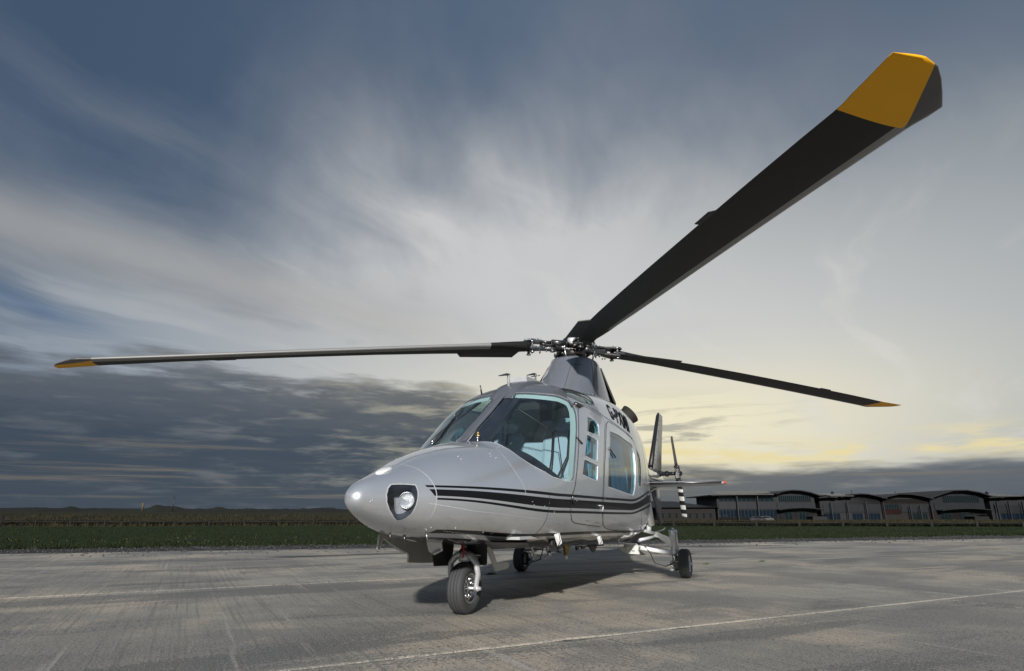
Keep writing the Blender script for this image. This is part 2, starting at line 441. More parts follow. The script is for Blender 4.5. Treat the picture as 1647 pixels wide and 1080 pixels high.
# ------------------------------------------------------------------ ground
def camdir(lat, fwd):
    """a ground point by its distance ahead of and to the right of the tail-nose viewpoint"""
    c, s = math.cos(R(CAM_AZ)), math.sin(R(CAM_AZ))
    return (4.389 + c * fwd + s * lat, 2.437 + s * fwd - c * lat)
EP = Vector((-10.0, -3.6)); EDv = Vector((-.672, .740)).normalized(); EN = Vector((-EDv.y, EDv.x))   # apron edge line; EN points away from the apron
if EN.dot(Vector((-1, -1))) < 0: EN = -EN
def beyond(x, y): return (Vector((x, y)) - EP).dot(EN)
def sm(a, b, x):
    t = max(0, min(1, (x - a) / (b - a))); return t * t * (3 - 2 * t)
def gz(x, y):
    e = beyond(x, y)
    if e < .4: return -.05
    c, s = math.cos(R(CAM_AZ)), math.sin(R(CAM_AZ))
    dx, dy = x - 4.389, y - 2.437
    fw = dx * c + dy * s; lat = dx * s - dy * c
    az = math.degrees(math.atan2(lat, fw)) if fw > 0 else (40 if lat > 0 else -40)
    f = sm(30, 150, e)
    side = sm(-12, 16, az)
    return -.03 + f * (1.45 * (1 - side) - 1.05 * side) + noise.noise(Vector((x * .05, y * .05, 0))) * .05 * sm(20, 60, e)
def build_ground():
    # outer sheet: rings about the apron, denser near
    cx, cy = 0, 0; rad = [0, 4, 8, 12, 16, 20, 25, 30, 36, 43, 52, 62, 75, 90, 110, 135, 165, 200, 250, 330, 450, 650, 1000, 1700, 3000, 5200]
    n = 144; vs = [(cx, cy, -.06)]; fs = []
    for r in rad[1:]:
        for j in range(n):
            a = 2 * math.pi * j / n; x, y = cx + r * math.cos(a), cy + r * math.sin(a); vs.append((x, y, gz(x, y) - .03))
    for j in range(n): fs.append((0, 1 + j, 1 + (j + 1) % n))
    for i in range(len(rad) - 2):
        for j in range(n): a = 1 + i * n; fs.append((a + j, a + n + j, a + n + (j + 1) % n, a + (j + 1) % n))
    tag(mesh_obj('ground', vs, fs, M['field'], smooth=True), kind='structure')
    # lawn strip between the apron and the fence line
    vs = []; fs = []; na, ne = 90, 16
    for i in range(na + 1):
        s = -75 + 190 * i / na
        for j in range(ne + 1):
            e = 1.6 + 31 * (j / ne) ** 1.2 + (noise.noise(Vector((s * .4, 1, 0))) * .8 if j == 0 else 0)
            p = EP + EDv * s + EN * e; vs.append((p.x, p.y, gz(p.x, p.y) + .012 + .03 * (1 if 0 < j < ne else 0) + noise.noise(Vector((p.x * .3, p.y * .3, 0))) * .02))
    for i in range(na):
        for j in range(ne): a = i * (ne + 1) + j; fs.append((a, a + ne + 1, a + ne + 2, a + 1))
    tag(mesh_obj('lawn', vs, fs, M['lawn'], smooth=True), kind='structure')
    # gravel margin
    vs = []; fs = []
    for i in range(201):
        s = -75 + 190 * i / 200; w = 2.1 + noise.noise(Vector((s * .5, 7, 0))) * .5
        for e, z in ((-.25, -.020), (.5, .0), (1.3, .008), (w, .012)):
            p = EP + EDv * s + EN * e; vs.append((p.x, p.y, z - .008))
    for i in range(200):
        for j in range(3): a = i * 4 + j; fs.append((a, a + 4, a + 5, a + 1))
    tag(mesh_obj('gravel_margin', vs, fs, M['gravel'], smooth=True), kind='structure')
    # joint bed under the slabs
    def clip(poly):
        out = []
        for i in range(len(poly)):
            a, b = poly[i], poly[(i + 1) % len(poly)]
            da, db = beyond(*a), beyond(*b)
            if da <= 0: out.append(a)
            if (da <= 0) != (db <= 0):
                t = da / (da - db); out.append((a[0] + (b[0] - a[0]) * t, a[1] + (b[1] - a[1]) * t))
        return out
    ap = empty('apron'); tag(ap, kind='structure')
    def W(a, c): return (a * JD[0] + c * JN[0], a * JD[1] + c * JN[1])
    big = clip([W(-70, -60), W(110, -60), W(110, 40), W(-70, 40)])
    mesh_obj('joint_filler', [(x, y, -.007) for x, y in big], [tuple(range(len(big)))], M['joint'], ap)
    lanes = [-2.75 + 3.95 * k for k in range(-9, 8)]
    for li in range(len(lanes) - 1):
        c0, c1 = lanes[li], lanes[li + 1]; off = random.uniform(0, 9)
        if abs(c0 + 2.75) < .1: off = 4.6
        k = -8
        while k < 14:
            a0 = k * 9.15 + (off % 9.15); a1 = a0 + 9.15; k += 1
            if a0 > 75 or a1 < -45: continue
            g = .013 if k % 3 else .016
            # a slightly worn outline: many short edges with chipped arrises
            def edge(p, q, n):
                return [(p[0] + (q[0] - p[0]) * t / n, p[1] + (q[1] - p[1]) * t / n) for t in range(n)]
            near = abs((c0 + c1) / 2 - 2) < 8
            nn = 60 if near else 8
            raw = edge((a0 + g, c0 + g), (a1 - g, c0 + g), nn) + edge((a1 - g, c0 + g), (a1 - g, c1 - g), nn // 2) + edge((a1 - g, c1 - g), (a0 + g, c1 - g), nn) + edge((a0 + g, c1 - g), (a0 + g, c0 + g), nn // 2)
            cc = ((a0 + a1) / 2, (c0 + c1) / 2); pts = []
            for (a, c) in raw:
                chip = max(0, noise.noise(Vector((a * 2.3, c * 2.3, 5)))) ** 2 * .06 + .004 * random.random()
                pts.append(W(a + (chip if a < cc[0] else -chip) * (abs(a - cc[0]) > 4.4), c + (chip if c < cc[1] else -chip) * (abs(c - cc[1]) > 1.8)))
            pts = clip(pts)
            if len(pts) < 3: continue
            z = random.uniform(-.0015, .0015); n = len(pts)
            cen = Vector((sum(p[0] for p in pts) / n, sum(p[1] for p in pts) / n))
            vs = [(x, y, z - .004) for x, y in pts] + [(x, y, -.03) for x, y in pts]
            inn = []
            for x, y in pts:
                d = (cen - Vector((x, y))); d = d / max(d.length, 1e-6) * .012; inn.append((x + d.x, y + d.y, z))
            vs += inn
            fs = [tuple(range(2 * n, 3 * n))] + [(i, (i + 1) % n, 2 * n + (i + 1) % n, 2 * n + i) for i in range(n)] + [(n + i, n + (i + 1) % n, (i + 1) % n, i) for i in range(n)]
            mesh_obj('concrete_slab', vs, fs, M['concrete'], ap)
build_ground()

def scatter_blades(name, mat, count, place, h=(.05, .16), w=.008, kindlabel=None, lean=.5):
    vs = []; fs = []
    for _ in range(count):
        x, y, z, sc = place()
        a = random.uniform(0, 2 * math.pi); hh = random.uniform(*h) * sc; ww = w * sc * random.uniform(.7, 1.5)
        dx, dy = math.cos(a) * ww, math.sin(a) * ww; b = random.uniform(0, 2 * math.pi); L = hh * random.uniform(0, lean)
        k = len(vs); vs += [(x - dx, y - dy, z), (x + dx, y + dy, z), (x + math.cos(b) * L, y + math.sin(b) * L, z + hh)]; fs.append((k, k + 1, k + 2))
    o = mesh_obj(name, vs, fs, mat); tag(o, kindlabel[0], kindlabel[1], kind='stuff'); return o
def lawn_place():
    while True:
        s = random.uniform(-55, 75); e = 1.7 + 27 * random.random() ** 1.9
        p = EP + EDv * s + EN * e
        if noise.noise(Vector((p.x * .5, p.y * .5, 4))) + random.random() * .9 > .12 + (.35 if e < 2.2 else 0): return p.x, p.y, gz(p.x, p.y) + .02, 1 + .6 * random.random() * (1 if e < 4 else .6) + (.7 if random.random() < .04 else 0)
scatter_blades('lawn_grass', M['blade'], 150000, lawn_place, (.03, .075), .010, ('mown green grass growing between the apron and the fence', 'grass'))
def rough_place():
    s = random.uniform(-70, 90); e = 31 + 60 * random.random() ** 1.3
    p = EP + EDv * s + EN * e; return p.x, p.y, gz(p.x, p.y) - .02, 1.0
M['rough'] = mat_leaf('rough_grass_blade', (.016, .016, .006), (.045, .036, .016))
scatter_blades('rough_grass', M['rough'], 40000, rough_place, (.10, .35), .03, ('dry rough grass on the far field behind the fence', 'grass'))
def flowers():
    mb = MB()
    for _ in range(200):
        s = random.gauss(-8, 9) if random.random() < .75 else random.uniform(-40, 60); e = 2.0 + abs(random.gauss(0, 1.6))
        p = EP + EDv * s + EN * e; z = gz(p.x, p.y) + random.uniform(.09, .2); r = random.uniform(.007, .014)
        mb.add([(p.x - r, p.y, z), (p.x, p.y - r, z), (p.x + r, p.y, z), (p.x, p.y + r, z), (p.x, p.y, z + r), (p.x, p.y, z - r)],
               [(0, 1, 4), (1, 2, 4), (2, 3, 4), (3, 0, 4), (1, 0, 5), (2, 1, 5), (3, 2, 5), (0, 3, 5)])
    tag(mb.build('clover_flowers', M['flower'], fix=False), 'tiny pale flowers dotted along the edge of the lawn', 'flowers', kind='stuff')
flowers()
def stones():
    mb = MB()
    for _ in range(9000):
        s = random.uniform(-50, 60); e = random.uniform(-.45, 2.3) if random.random() < .9 else random.uniform(-1.6, 0)
        p = EP + EDv * s + EN * e; r = random.uniform(.008, .028); z = r * .3 + (.0 if e > 0 else .0)
        j = lambda: random.uniform(.7, 1.3)
        mb.add([(p.x - r * j(), p.y, z), (p.x, p.y - r * j(), z), (p.x + r * j(), p.y, z), (p.x, p.y + r * j(), z), (p.x, p.y, z + r * j() * .8), (p.x, p.y, z - r)],
               [(0, 1, 4), (1, 2, 4), (2, 3, 4), (3, 0, 4), (1, 0, 5), (2, 1, 5), (3, 2, 5), (0, 3, 5)])
    tag(mb.build('loose_stones', M['stone'], fix=False), 'loose grey stones along the edge of the concrete apron', 'stones', kind='stuff')
stones()
def weed(a, c, n, size, label):
    vs = []; fs = []; x0, y0 = a * JD[0] + c * JN[0], a * JD[1] + c * JN[1]
    for _ in range(n):
        x, y = random.gauss(0, size), random.gauss(0, size * .22)
        X0 = x * JD[0] + y * JN[0]; Y0 = x * JD[1] + y * JN[1]
        t = random.uniform(0, 6.28); w = .003; L = random.uniform(.008, .035) * (1 + size * 3); b = random.uniform(0, 6.28)
        k = len(vs); vs += [(X0 - w * math.cos(t), Y0 - w * math.sin(t), 0), (X0 + w * math.cos(t), Y0 + w * math.sin(t), 0), (X0 + L * .6 * math.cos(b), Y0 + L * .6 * math.sin(b), L)]; fs.append((k, k + 1, k + 2))
    o = mesh_obj('weed_tuft', vs, fs, M['weed'], loc=(x0, y0, -.004)); tag(o, label, 'weed')
weed(1.55, -2.75, 260, .032, 'green weed tuft in the slab joint left of the nose wheel')
weed(5.2, -2.75, 60, .03, 'low weeds in the slab joint behind the starboard main wheel')
weed(6.4, -2.75, 70, .035, 'spread of yellowish weeds in the joint under the cabin')
def joint_moss():
    def pl():
        a = random.uniform(-6, 16); c = -2.75 + random.gauss(0, .006)
        return a * JD[0] + c * JN[0], a * JD[1] + c * JN[1], -.006, 1
    scatter_blades('joint_moss', M['weed'], 1500, pl, (.004, .016), .003, ('thin moss growing along the joint beneath the helicopter', 'moss'))
joint_moss()

# ------------------------------------------------------------------ helicopter skin: cross-sections along x
XT=1.42
# x : zt, zb, w, zm, nu, nl
ST=[
(1.42,.82,.82,.0,.82,2.0,2.0),
(1.40,.87,.77,.055,.82,2.0,2.0),
(1.35,.91,.733,.09,.82,2.0,2.0),
(1.25,.95,.69,.150,.82,1.95,2.05),
(1.10,1.00,.64,.245,.825,1.9,2.1),
(.95,1.052,.607,.345,.83,1.9,2.2),
(.70,1.14,.565,.485,.84,1.9,2.4),
(.45,1.212,.535,.585,.86,1.9,2.6),
(.25,1.255,.51,.65,.88,1.95,2.8),
(.10,1.288,.495,.69,.90,1.95,3.0),
(-.05,1.385,.48,.72,.91,2.05,3.1),
(-.35,1.585,.465,.75,.93,2.5,3.2),
(-.64,1.785,.45,.77,.95,2.85,3.3),
(-.90,1.915,.44,.785,.96,2.85,3.4),
(-1.15,1.985,.435,.79,.97,2.8,3.4),
(-1.5,2.04,.425,.795,.98,2.8,3.5),
(-2.0,2.09,.41,.80,.98,2.8,3.5),
(-2.6,2.13,.40,.80,.98,2.8,3.5),
(-3.1,2.14,.40,.775,1.0,2.7,3.4),
(-3.6,2.10,.45,.69,1.04,2.5,3.0),
(-4.1,1.98,.62,.54,1.10,2.35,2.6),
(-4.8,1.78,.86,.37,1.20,2.2,2.4),
(-5.6,1.60,1.02,.26,1.27,2.1,2.2),
(-6.5,1.52,1.12,.19,1.31,2.0,2.0),
(-7.3,1.48,1.20,.13,1.34,2.0,2.0),
(-7.7,1.44,1.26,.07,1.35,2.0,2.0),
]
def _pchip(xs,ys):
    n=len(xs);h=[xs[i+1]-xs[i] for i in range(n-1)];d=[(ys[i+1]-ys[i])/h[i] for i in range(n-1)]
    m=[0]*n;m[0]=d[0];m[-1]=d[-1]
    for i in range(1,n-1):
        if d[i-1]*d[i]<=0:m[i]=0
        else:
            w1=2*h[i]+h[i-1];w2=h[i]+2*h[i-1];m[i]=(w1+w2)/(w1/d[i-1]+w2/d[i])
    def f(x):
        if x<=xs[0]:x=xs[0]
        if x>=xs[-1]:x=xs[-1]
        lo,hi=0,n-1
        while hi-lo>1:
            k=(lo+hi)//2
            if xs[k]<=x:lo=k
            else:hi=k
        t=(x-xs[lo])/h[lo];t2=t*t;t3=t2*t
        return (2*t3-3*t2+1)*ys[lo]+(t3-2*t2+t)*h[lo]*m[lo]+(-2*t3+3*t2)*ys[lo+1]+(t3-t2)*h[lo]*m[lo+1]
    return f
_ss=[math.sqrt(max(0,XT-r[0])) for r in ST]
_P=[_pchip(_ss,[r[k] for r in ST]) for k in range(1,7)]
SMAX=_ss[-1]
def sec(s): return [p(s) for p in _P]
def S(s,t,c=None):
    """t in 0..1 bottom centre -> top centre on the port side; negative t = starboard"""
    sg=1 if t>=0 else -1
    t=abs(t)
    zt,zb,w,zm,nu,nl=c or sec(s)
    th=t*math.pi
    a,b=math.sin(th),-math.cos(th)
    n=nu if b>0 else nl
    r=(abs(a)**n+abs(b)**n)**(-1/n)
    y=w*a*r
    z=zm+b*r*((zt-zm) if b>0 else (zm-zb))
    return (XT-s*s,sg*y,z)
def s_of(x): return math.sqrt(max(0,XT-x))

POLY = {"windshield":[[1.1308,0.9717],[1.2187,0.9837],[1.2933,0.9865],[1.3656,0.987],[1.4439,0.9925],[1.4568,0.9759],[1.458,0.9427],[1.4587,0.9003],[1.4602,0.8717],[1.4674,0.8463],[1.4773,0.8269],[1.49,0.811],[1.5005,0.7959],[1.5082,0.7815],[1.5163,0.7692],[1.5177,0.7572],[1.5162,0.7442],[1.5095,0.7321],[1.5003,0.7191],[1.4883,0.7066],[1.4641,0.6812],[1.4461,0.6633],[1.429,0.6453],[1.4156,0.6267],[1.4044,0.6071],[1.3929,0.5872],[1.3852,0.5657],[1.3785,0.5497],[1.3733,0.5354],[1.3653,0.5264],[1.3532,0.522],[1.3258,0.5233],[1.2992,0.5283],[1.2782,0.5359],[1.2467,0.5474],[1.2216,0.558],[1.1926,0.589],[1.1643,0.632],[1.1461,0.6795],[1.1406,0.7329],[1.1531,0.788],[1.1558,0.8148],[1.1618,0.84],[1.1637,0.8612],[1.1623,0.8823],[1.159,0.9072]],"cockpit_door":[[1.522,0.7264],[1.5584,0.7342],[1.5904,0.7354],[1.6251,0.7284],[1.662,0.7183],[1.7386,0.696],[1.6735,0.6458],[1.6257,0.5753],[1.6007,0.4778],[1.5932,0.3843],[1.6416,0.3017],[1.5743,0.3077],[1.5144,0.3138],[1.4447,0.3194],[1.3853,0.3257],[1.3569,0.3526],[1.3413,0.4039],[1.3434,0.4508],[1.365,0.482],[1.3846,0.5298],[1.4075,0.5884],[1.4388,0.6413],[1.4716,0.6835]],"w1":[[1.571,0.7012],[1.5949,0.6967],[1.6178,0.6918],[1.6392,0.6853],[1.6476,0.6741],[1.6226,0.6413],[1.5701,0.6479],[1.521,0.6586]],"w2":[[1.5114,0.6504],[1.5513,0.6396],[1.6021,0.6307],[1.5811,0.6013],[1.5662,0.5707],[1.51,0.581],[1.4663,0.5928],[1.4854,0.6226]],"w3":[[1.4575,0.5835],[1.5071,0.5705],[1.5691,0.5599],[1.5613,0.5373],[1.5552,0.5163],[1.489,0.5261],[1.4346,0.5387],[1.4451,0.562]],"cabin_door":[[1.7463,0.6926],[1.8022,0.687],[1.8858,0.6735],[1.9928,0.6548],[2.0075,0.6221],[2.0099,0.5569],[2.0012,0.4631],[2.001,0.3599],[2.08,0.2657],[1.929,0.2783],[1.7897,0.2848],[1.7041,0.2909],[1.6497,0.3047],[1.6173,0.3403],[1.6027,0.3991],[1.6148,0.5057],[1.639,0.5754],[1.6893,0.6463]],"big":[[1.7419,0.6606],[1.7817,0.6581],[1.828,0.6549],[1.8962,0.6442],[1.9473,0.6378],[1.9637,0.6316],[1.9656,0.6096],[1.9619,0.5836],[1.9554,0.5483],[1.9424,0.5126],[1.9148,0.4689],[1.8225,0.4787],[1.7283,0.4909],[1.6533,0.5005],[1.6593,0.5233],[1.6787,0.576]],"rear":[[2.0049,0.6245],[2.018,0.6154],[2.0315,0.6032],[2.0284,0.5804],[2.0213,0.5555],[2.0081,0.5116],[1.9791,0.5141],[1.9871,0.5556],[1.9963,0.5933]],"sky":[[1.5186,0.8419],[1.5523,0.8403],[1.5884,0.8368],[1.6282,0.8299],[1.6674,0.8222],[1.7174,0.8056],[1.7469,0.7902],[1.7354,0.7689],[1.7145,0.7487],[1.6822,0.7474],[1.6382,0.7491],[1.5955,0.7541],[1.5647,0.7709],[1.5398,0.789],[1.521,0.811]],"light":[[0.4587,0.6939],[0.499,0.6823],[0.5475,0.6612],[0.5851,0.6392],[0.5845,0.5738],[0.5807,0.4936],[0.5772,0.4112],[0.5731,0.33],[0.5627,0.273],[0.5513,0.2409],[0.5325,0.2243],[0.4985,0.258],[0.4437,0.3441],[0.4106,0.4437],[0.4057,0.5523],[0.427,0.644]],"nose_ring":[[0.6536,0.8901],[0.6646,0.8509],[0.6663,0.7956],[0.6699,0.7373],[0.6702,0.6754],[0.668,0.603],[0.6696,0.5312],[0.6707,0.4582],[0.6686,0.391],[0.6662,0.3258],[0.6613,0.2716],[0.653,0.221]],"roofseam":[[1.5662,0.7385],[1.6123,0.7412],[1.6538,0.7314],[1.7015,0.7205],[1.755,0.7033],[1.8361,0.6879],[1.9207,0.6735],[1.9869,0.6562]],"panel1":[[1.1418,0.8929],[1.124,0.8376],[1.0765,0.7466],[1.0578,0.6736],[1.0533,0.6086],[1.0597,0.5559],[1.071,0.4902]],"low":[[0.6362,0.4459],[0.8316,0.3941],[1.0954,0.3521],[1.316,0.3235]]}
LAMP_PLATE = [(0.4807, 0.497), (0.5184, 0.5026), (0.5776, 0.4304), (0.5768, 0.3786), (0.5721, 0.3226), (0.5627, 0.273), (0.5496, 0.2447), (0.5331, 0.2398)]
HG = empty('helicopter'); tag(HG, 'silver twin-engine helicopter with black side stripes parked on the concrete apron', 'helicopter')

def nrm(s, t):
    e = 1e-3; t = max(-.9995, min(.9995, t)); s = max(s, .02)
    if abs(t) < 2e-3: t = 2e-3 if t >= 0 else -2e-3
    a = Vector(S(s + e, t)) - Vector(S(s - e, t)); sg = 1 if t > 0 else -1
    b = Vector(S(s, sg * min(1, abs(t) + e))) - Vector(S(s, sg * max(0, abs(t) - e)))
    n = a.cross(b) * sg
    if n.length < 1e-9: return Vector((1, 0, 0))
    n.normalize(); c = Vector(S(s, t)); o = Vector((.0, c.y, c.z - sec(s)[3])) + Vector((max(0, .3 - s) * .5, 0, 0))
    return n if n.dot(o) >= 0 else -n
def Soff(s, t, d):
    return Vector(S(s, t)) + nrm(s, t) * d
SC_T = 1.25
def densify(poly, step=.02, closed=True):
    out = []; n = len(poly)
    for i in range(n if closed else n - 1):
        a, b = poly[i], poly[(i + 1) % n]
        L = math.hypot(a[0] - b[0], (a[1] - b[1]) * SC_T); k = max(1, int(L / step + .5))
        for j in range(k): out.append((a[0] + (b[0] - a[0]) * j / k, a[1] + (b[1] - a[1]) * j / k))
    if not closed: out.append(tuple(poly[-1]))
    return out
def smoothpoly(poly, it=1):
    for _ in range(it):
        q = []; n = len(poly)
        for i in range(n):
            a, b = poly[i], poly[(i + 1) % n]
            q += [(a[0] * .75 + b[0] * .25, a[1] * .75 + b[1] * .25), (a[0] * .25 + b[0] * .75, a[1] * .25 + b[1] * .75)]
        poly = q
    return poly
PP = {k: (smoothpoly([tuple(p) for p in POLY[k]], 0 if k == 'light' else 1) if k not in ('w1', 'w2', 'w3', 'big') else smoothpoly(densify([tuple(p) for p in POLY[k]], .016), 2)) for k in ('windshield', 'cockpit_door', 'w1', 'w2', 'w3', 'cabin_door', 'big', 'rear', 'sky', 'light')}
order = ['windshield', 'w1', 'w2', 'w3', 'big', 'rear', 'sky', 'light', 'cockpit_door', 'cabin_door']
def cdt_half():
    verts = []; edges = []; faces = []
    def addpoly(pl):
        k = len(verts); verts.extend([Vector((a, b * SC_T)) for a, b in pl]); n = len(pl); faces.append([k + i for i in range(n)])
    nt_ = 64; ss = [SMAX * (i / 150) for i in range(151)]
    rect = [(s, 0) for s in ss] + [(SMAX, j / nt_) for j in range(1, nt_)] + [(s, 1) for s in reversed(ss)] + [(0, j / nt_) for j in range(nt_ - 1, 0, -1)]
    addpoly(rect)
    for k in order: addpoly(densify(PP[k], .018))
    for s in ss[1:-1]:
        for j in range(1, nt_): verts.append(Vector((s, j / nt_ * SC_T)))
    elist = []
    for f in faces: elist += [(f[i], f[(i + 1) % len(f)]) for i in range(len(f))]
    v, e, f, ov, oe, of = delaunay_2d_cdt(verts, elist, [], 0, 1e-6)
    polys = [(k, PP[k], min(p[0] for p in PP[k]), max(p[0] for p in PP[k]), min(p[1] for p in PP[k]), max(p[1] for p in PP[k])) for k in order]
    def inside(pl, x, y):
        c = False; j = len(pl) - 1
        for i in range(len(pl)):
            if (pl[i][1] > y) != (pl[j][1] > y) and x < (pl[j][0] - pl[i][0]) * (y - pl[i][1]) / (pl[j][1] - pl[i][1]) + pl[i][0]: c = not c
            j = i
        return c
    reg = {}
    for fi in f:
        x = sum(v[i].x for i in fi) / len(fi); y = sum(v[i].y for i in fi) / len(fi) / SC_T; r = 'body'
        for k, pl, x0, x1, y0, y1 in polys:
            if x0 <= x <= x1 and y0 <= y <= y1 and inside(pl, x, y): r = k; break
        reg.setdefault(r, []).append(tuple(fi))
    return [(p.x, p.y / SC_T) for p in v], reg
V2, REG = cdt_half()
P3 = [Vector(S(s, t)) for s, t in V2]; N3 = [nrm(s, t) for s, t in V2]
for i, (s, t) in enumerate(V2):
    if t < .004 or t > .996: N3[i].y = 0; N3[i].normalize()
    if s < .02: N3[i] = Vector((1, 0, 0))
def region(names, side, off=0.0, flip=False):
    used = {}; vs = []; ns = []; fs = []
    for nm in names:
        for f in REG[nm]:
            idx = []
            for i in f:
                if i not in used:
                    used[i] = len(vs); p, n = P3[i], N3[i]; q = p + n * off
                    vs.append(Vector((q.x, q.y * side, q.z))); ns.append(Vector((n.x, n.y * side, n.z)))
                idx.append(used[i])
            fs.append(tuple(idx))
    # orient outward
    if fs:
        a, b, c = (vs[i] for i in fs[len(fs) // 2][:3]); nn = (b - a).cross(c - a)
        out = nn.dot(ns[fs[len(fs) // 2][0]]) > 0
        if out == flip: fs = [f[::-1] for f in fs]
        if flip: ns = [-n for n in ns]
    return vs, ns, fs
def skin(name, names, mat, parent, sides=(1,), off=0.0, flip=False):
    vs, ns, fs = [], [], []
    for sd in sides:
        a, b, c = region(names, sd, off, flip); k = len(vs); vs += a; ns += b; fs += [tuple(i + k for i in f) for f in c]
    return mesh_obj(name, vs, fs, mat, parent, smooth=True, normals=[tuple(n) for n in ns])
def loop3(poly, side=1, off=0.0, closed=True, step=.018):
    out = []
    for s, t in densify(poly, step, closed):
        p = Vector(S(s, t)); n = nrm(s, t); p = p + n * off; out.append((Vector((p.x, p.y * side, p.z)), Vector((n.x, n.y * side, n.z))))
    return out
def strip(mb, poly, side, w0, w1, h0, h1=None, closed=True):
    """band along a line drawn on the skin, from w0 to w1 across it (positive = inside a closed shape), h above the skin"""
    h1 = h0 if h1 is None else h1
    L = loop3(poly, side, 0, closed); n = len(L); cen = sum((p for p, _ in L), Vector()) / n
    sgn = 0
    data = []
    for i, (p, nn) in enumerate(L):
        a = L[(i + 1) % n][0] if (closed or i < n - 1) else p; b = L[(i - 1) % n][0] if (closed or i > 0) else p
        t = (a - b).normalized(); q = nn.cross(t).normalized(); data.append((p, nn, q)); sgn += q.dot(cen - p)
    k = 1 if sgn > 0 else -1
    if not closed: k = 1
    vs = []
    for p, nn, q in data: vs += [p + q * k * w0 + nn * h0, p + q * k * (w1(p) if callable(w1) else w1) + nn * h1]
    fs = [(2 * i, 2 * ((i + 1) % n), 2 * ((i + 1) % n) + 1, 2 * i + 1) for i in range(n if closed else n - 1)]
    mb.add(vs, fs, True)
def on_outer(mb):  # faces of open bands seen from either side
    return mb

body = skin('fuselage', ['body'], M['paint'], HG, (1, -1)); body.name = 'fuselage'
def pane(name, key, side, mat, parent, off=-.004): return skin(name, [key], mat, parent, (side,), off)
def reveal(name, key, side, mat, parent, depth=.03, w=.0):
    mb = MB(); strip(mb, PP[key], side, 0, w, 0.0, -depth); return mb.build(name, mat, parent, fix=False)
def trim(name, key, side, mat, parent, a, b, h): mb = MB(); strip(mb, PP[key], side, a, b, h); return mb.build(name, mat, parent, fix=False)
for sd in (1, -1):
    word = 'port' if sd == 1 else 'starboard'
    ws = pane('windscreen', 'windshield', sd, M['glass'], HG)
    reveal('windscreen_reveal', 'windshield', sd, M['post'], ws, .03, .006)
    mb = MB()
    strip(mb, PP['windshield'], sd, .004, lambda p: .004 + .064 * sm(.36, .44, -p.x) * sm(.06, .16, abs(p.y)), -.018, -.030)
    mb.build('windscreen_frame', M['teal'], ws, fix=False)
    mb = MB(); strip(mb, PP['windshield'], sd, -.004, .006, .0016); mb.build('windscreen_seal', M['seamlt'], ws, fix=False)
    # doors
    cd = skin('cockpit_door', ['cockpit_door'], M['paint'], HG, (sd,), .0015)
    trim('door_gap', 'cockpit_door', sd, M['seam'], cd, -.003, .0035, .0028)
    for k in ('w1', 'w2', 'w3'):
        p = pane('door_window', k, sd, M['glass_side'], cd, -.004)
        mb = MB(); strip(mb, PP[k], sd, -.010, .001, .0026); strip(mb, PP[k], sd, .001, .005, .0026, -.02); mb.build('window_surround', M['frame'], cd, fix=False)
    bd = skin('cabin_door', ['cabin_door'], M['paint'], HG, (sd,), .0015)
    trim('door_gap', 'cabin_door', sd, M['seam'], bd, -.003, .0035, .0028)
    pane('door_window', 'big', sd, M['glass_side'], bd, -.004)
    mb = MB(); strip(mb, PP['big'], sd, -.012, .001, .0026); strip(mb, PP['big'], sd, .001, .006, .0026, -.02); mb.build('window_surround', M['frame'], bd, fix=False)
    rw = pane('rear_window', 'rear', sd, M['glass_side'], HG, -.003)
    mb = MB(); strip(mb, PP['rear'], sd, -.012, .003, .002); mb.build('window_surround', M['frame'], rw, fix=False)
    sk = pane('roof_window', 'sky', sd, M['glass_sky'], HG, -.003)
    mb = MB(); strip(mb, PP['sky'], sd, -.012, .002, .002); mb.build('window_surround', M['post'], sk, fix=False)
    # nose landing lights behind their glass
    L = pane('landing_light_cover', 'light', sd, M['lens'], HG, -.001)
    mb = MB(); strip(mb, PP['light'], sd, -.006, .002, .0016); mb.build('cover_rim', M['seamlt'], L, fix=False)
    c = Vector((1.14, .18 * sd, .80))
    mb = MB(); strip(mb, PP['light'], sd, .0, .004, -.001, -.10); mb.build('lamp_bay_wall', M['lampgrey'], L, fix=False)
    back = [(p - n * .10) for p, n in loop3(PP['light'], sd)]
    cc = sum(back, Vector()) / len(back); mb = MB(); mb.add(back + [cc - Vector((.03, .02 * sd, 0))], [(i, (i + 1) % len(back), len(back)) for i in range(len(back))], True)
    mb.build('lamp_bay_back', M['lampgrey'], L, fix=False)
    # lamp: reflector bowl and bulb pointing forward
    o = Vector((1.088, .184 * sd, .812)); ax = Vector((.90, .44 * sd, -.05)).normalized()
    mb = MB(); mb.lathe([(-.012, .004), (-.008, .020), (.004, .032), (.014, .041), (.022, .046), (.022, .049), (-.0, .049)], o, ax, 28); mb.build('lamp_reflector', M['chrome'], L)
    mb = MB(); mb.lathe([(.0, .006), (.014, .008), (.020, .004)], o, ax, 12); mb.build('lamp_bulb', M['chrome'], L)
    mb = MB(); mb.lathe([(.020, .051), (.028, .051), (.028, .046), (.020, .046)], o, ax, 28, closed=True); mb.build('lamp_ring', M['steel'], L)
    q = [Soff(s_, t_ * sd, -.045) for s_, t_ in LAMP_PLATE]; mb = MB(); mb.add(q + [v_ - nrm(.55, .45 * sd) * .03 for v_ in q], [tuple(range(8)), tuple(range(8, 16))[::-1]] + [(i, 8 + i, 8 + (i + 1) % 8, (i + 1) % 8) for i in range(8)]); mb.build('lamp_shelf', M['lampgrey2'], L)

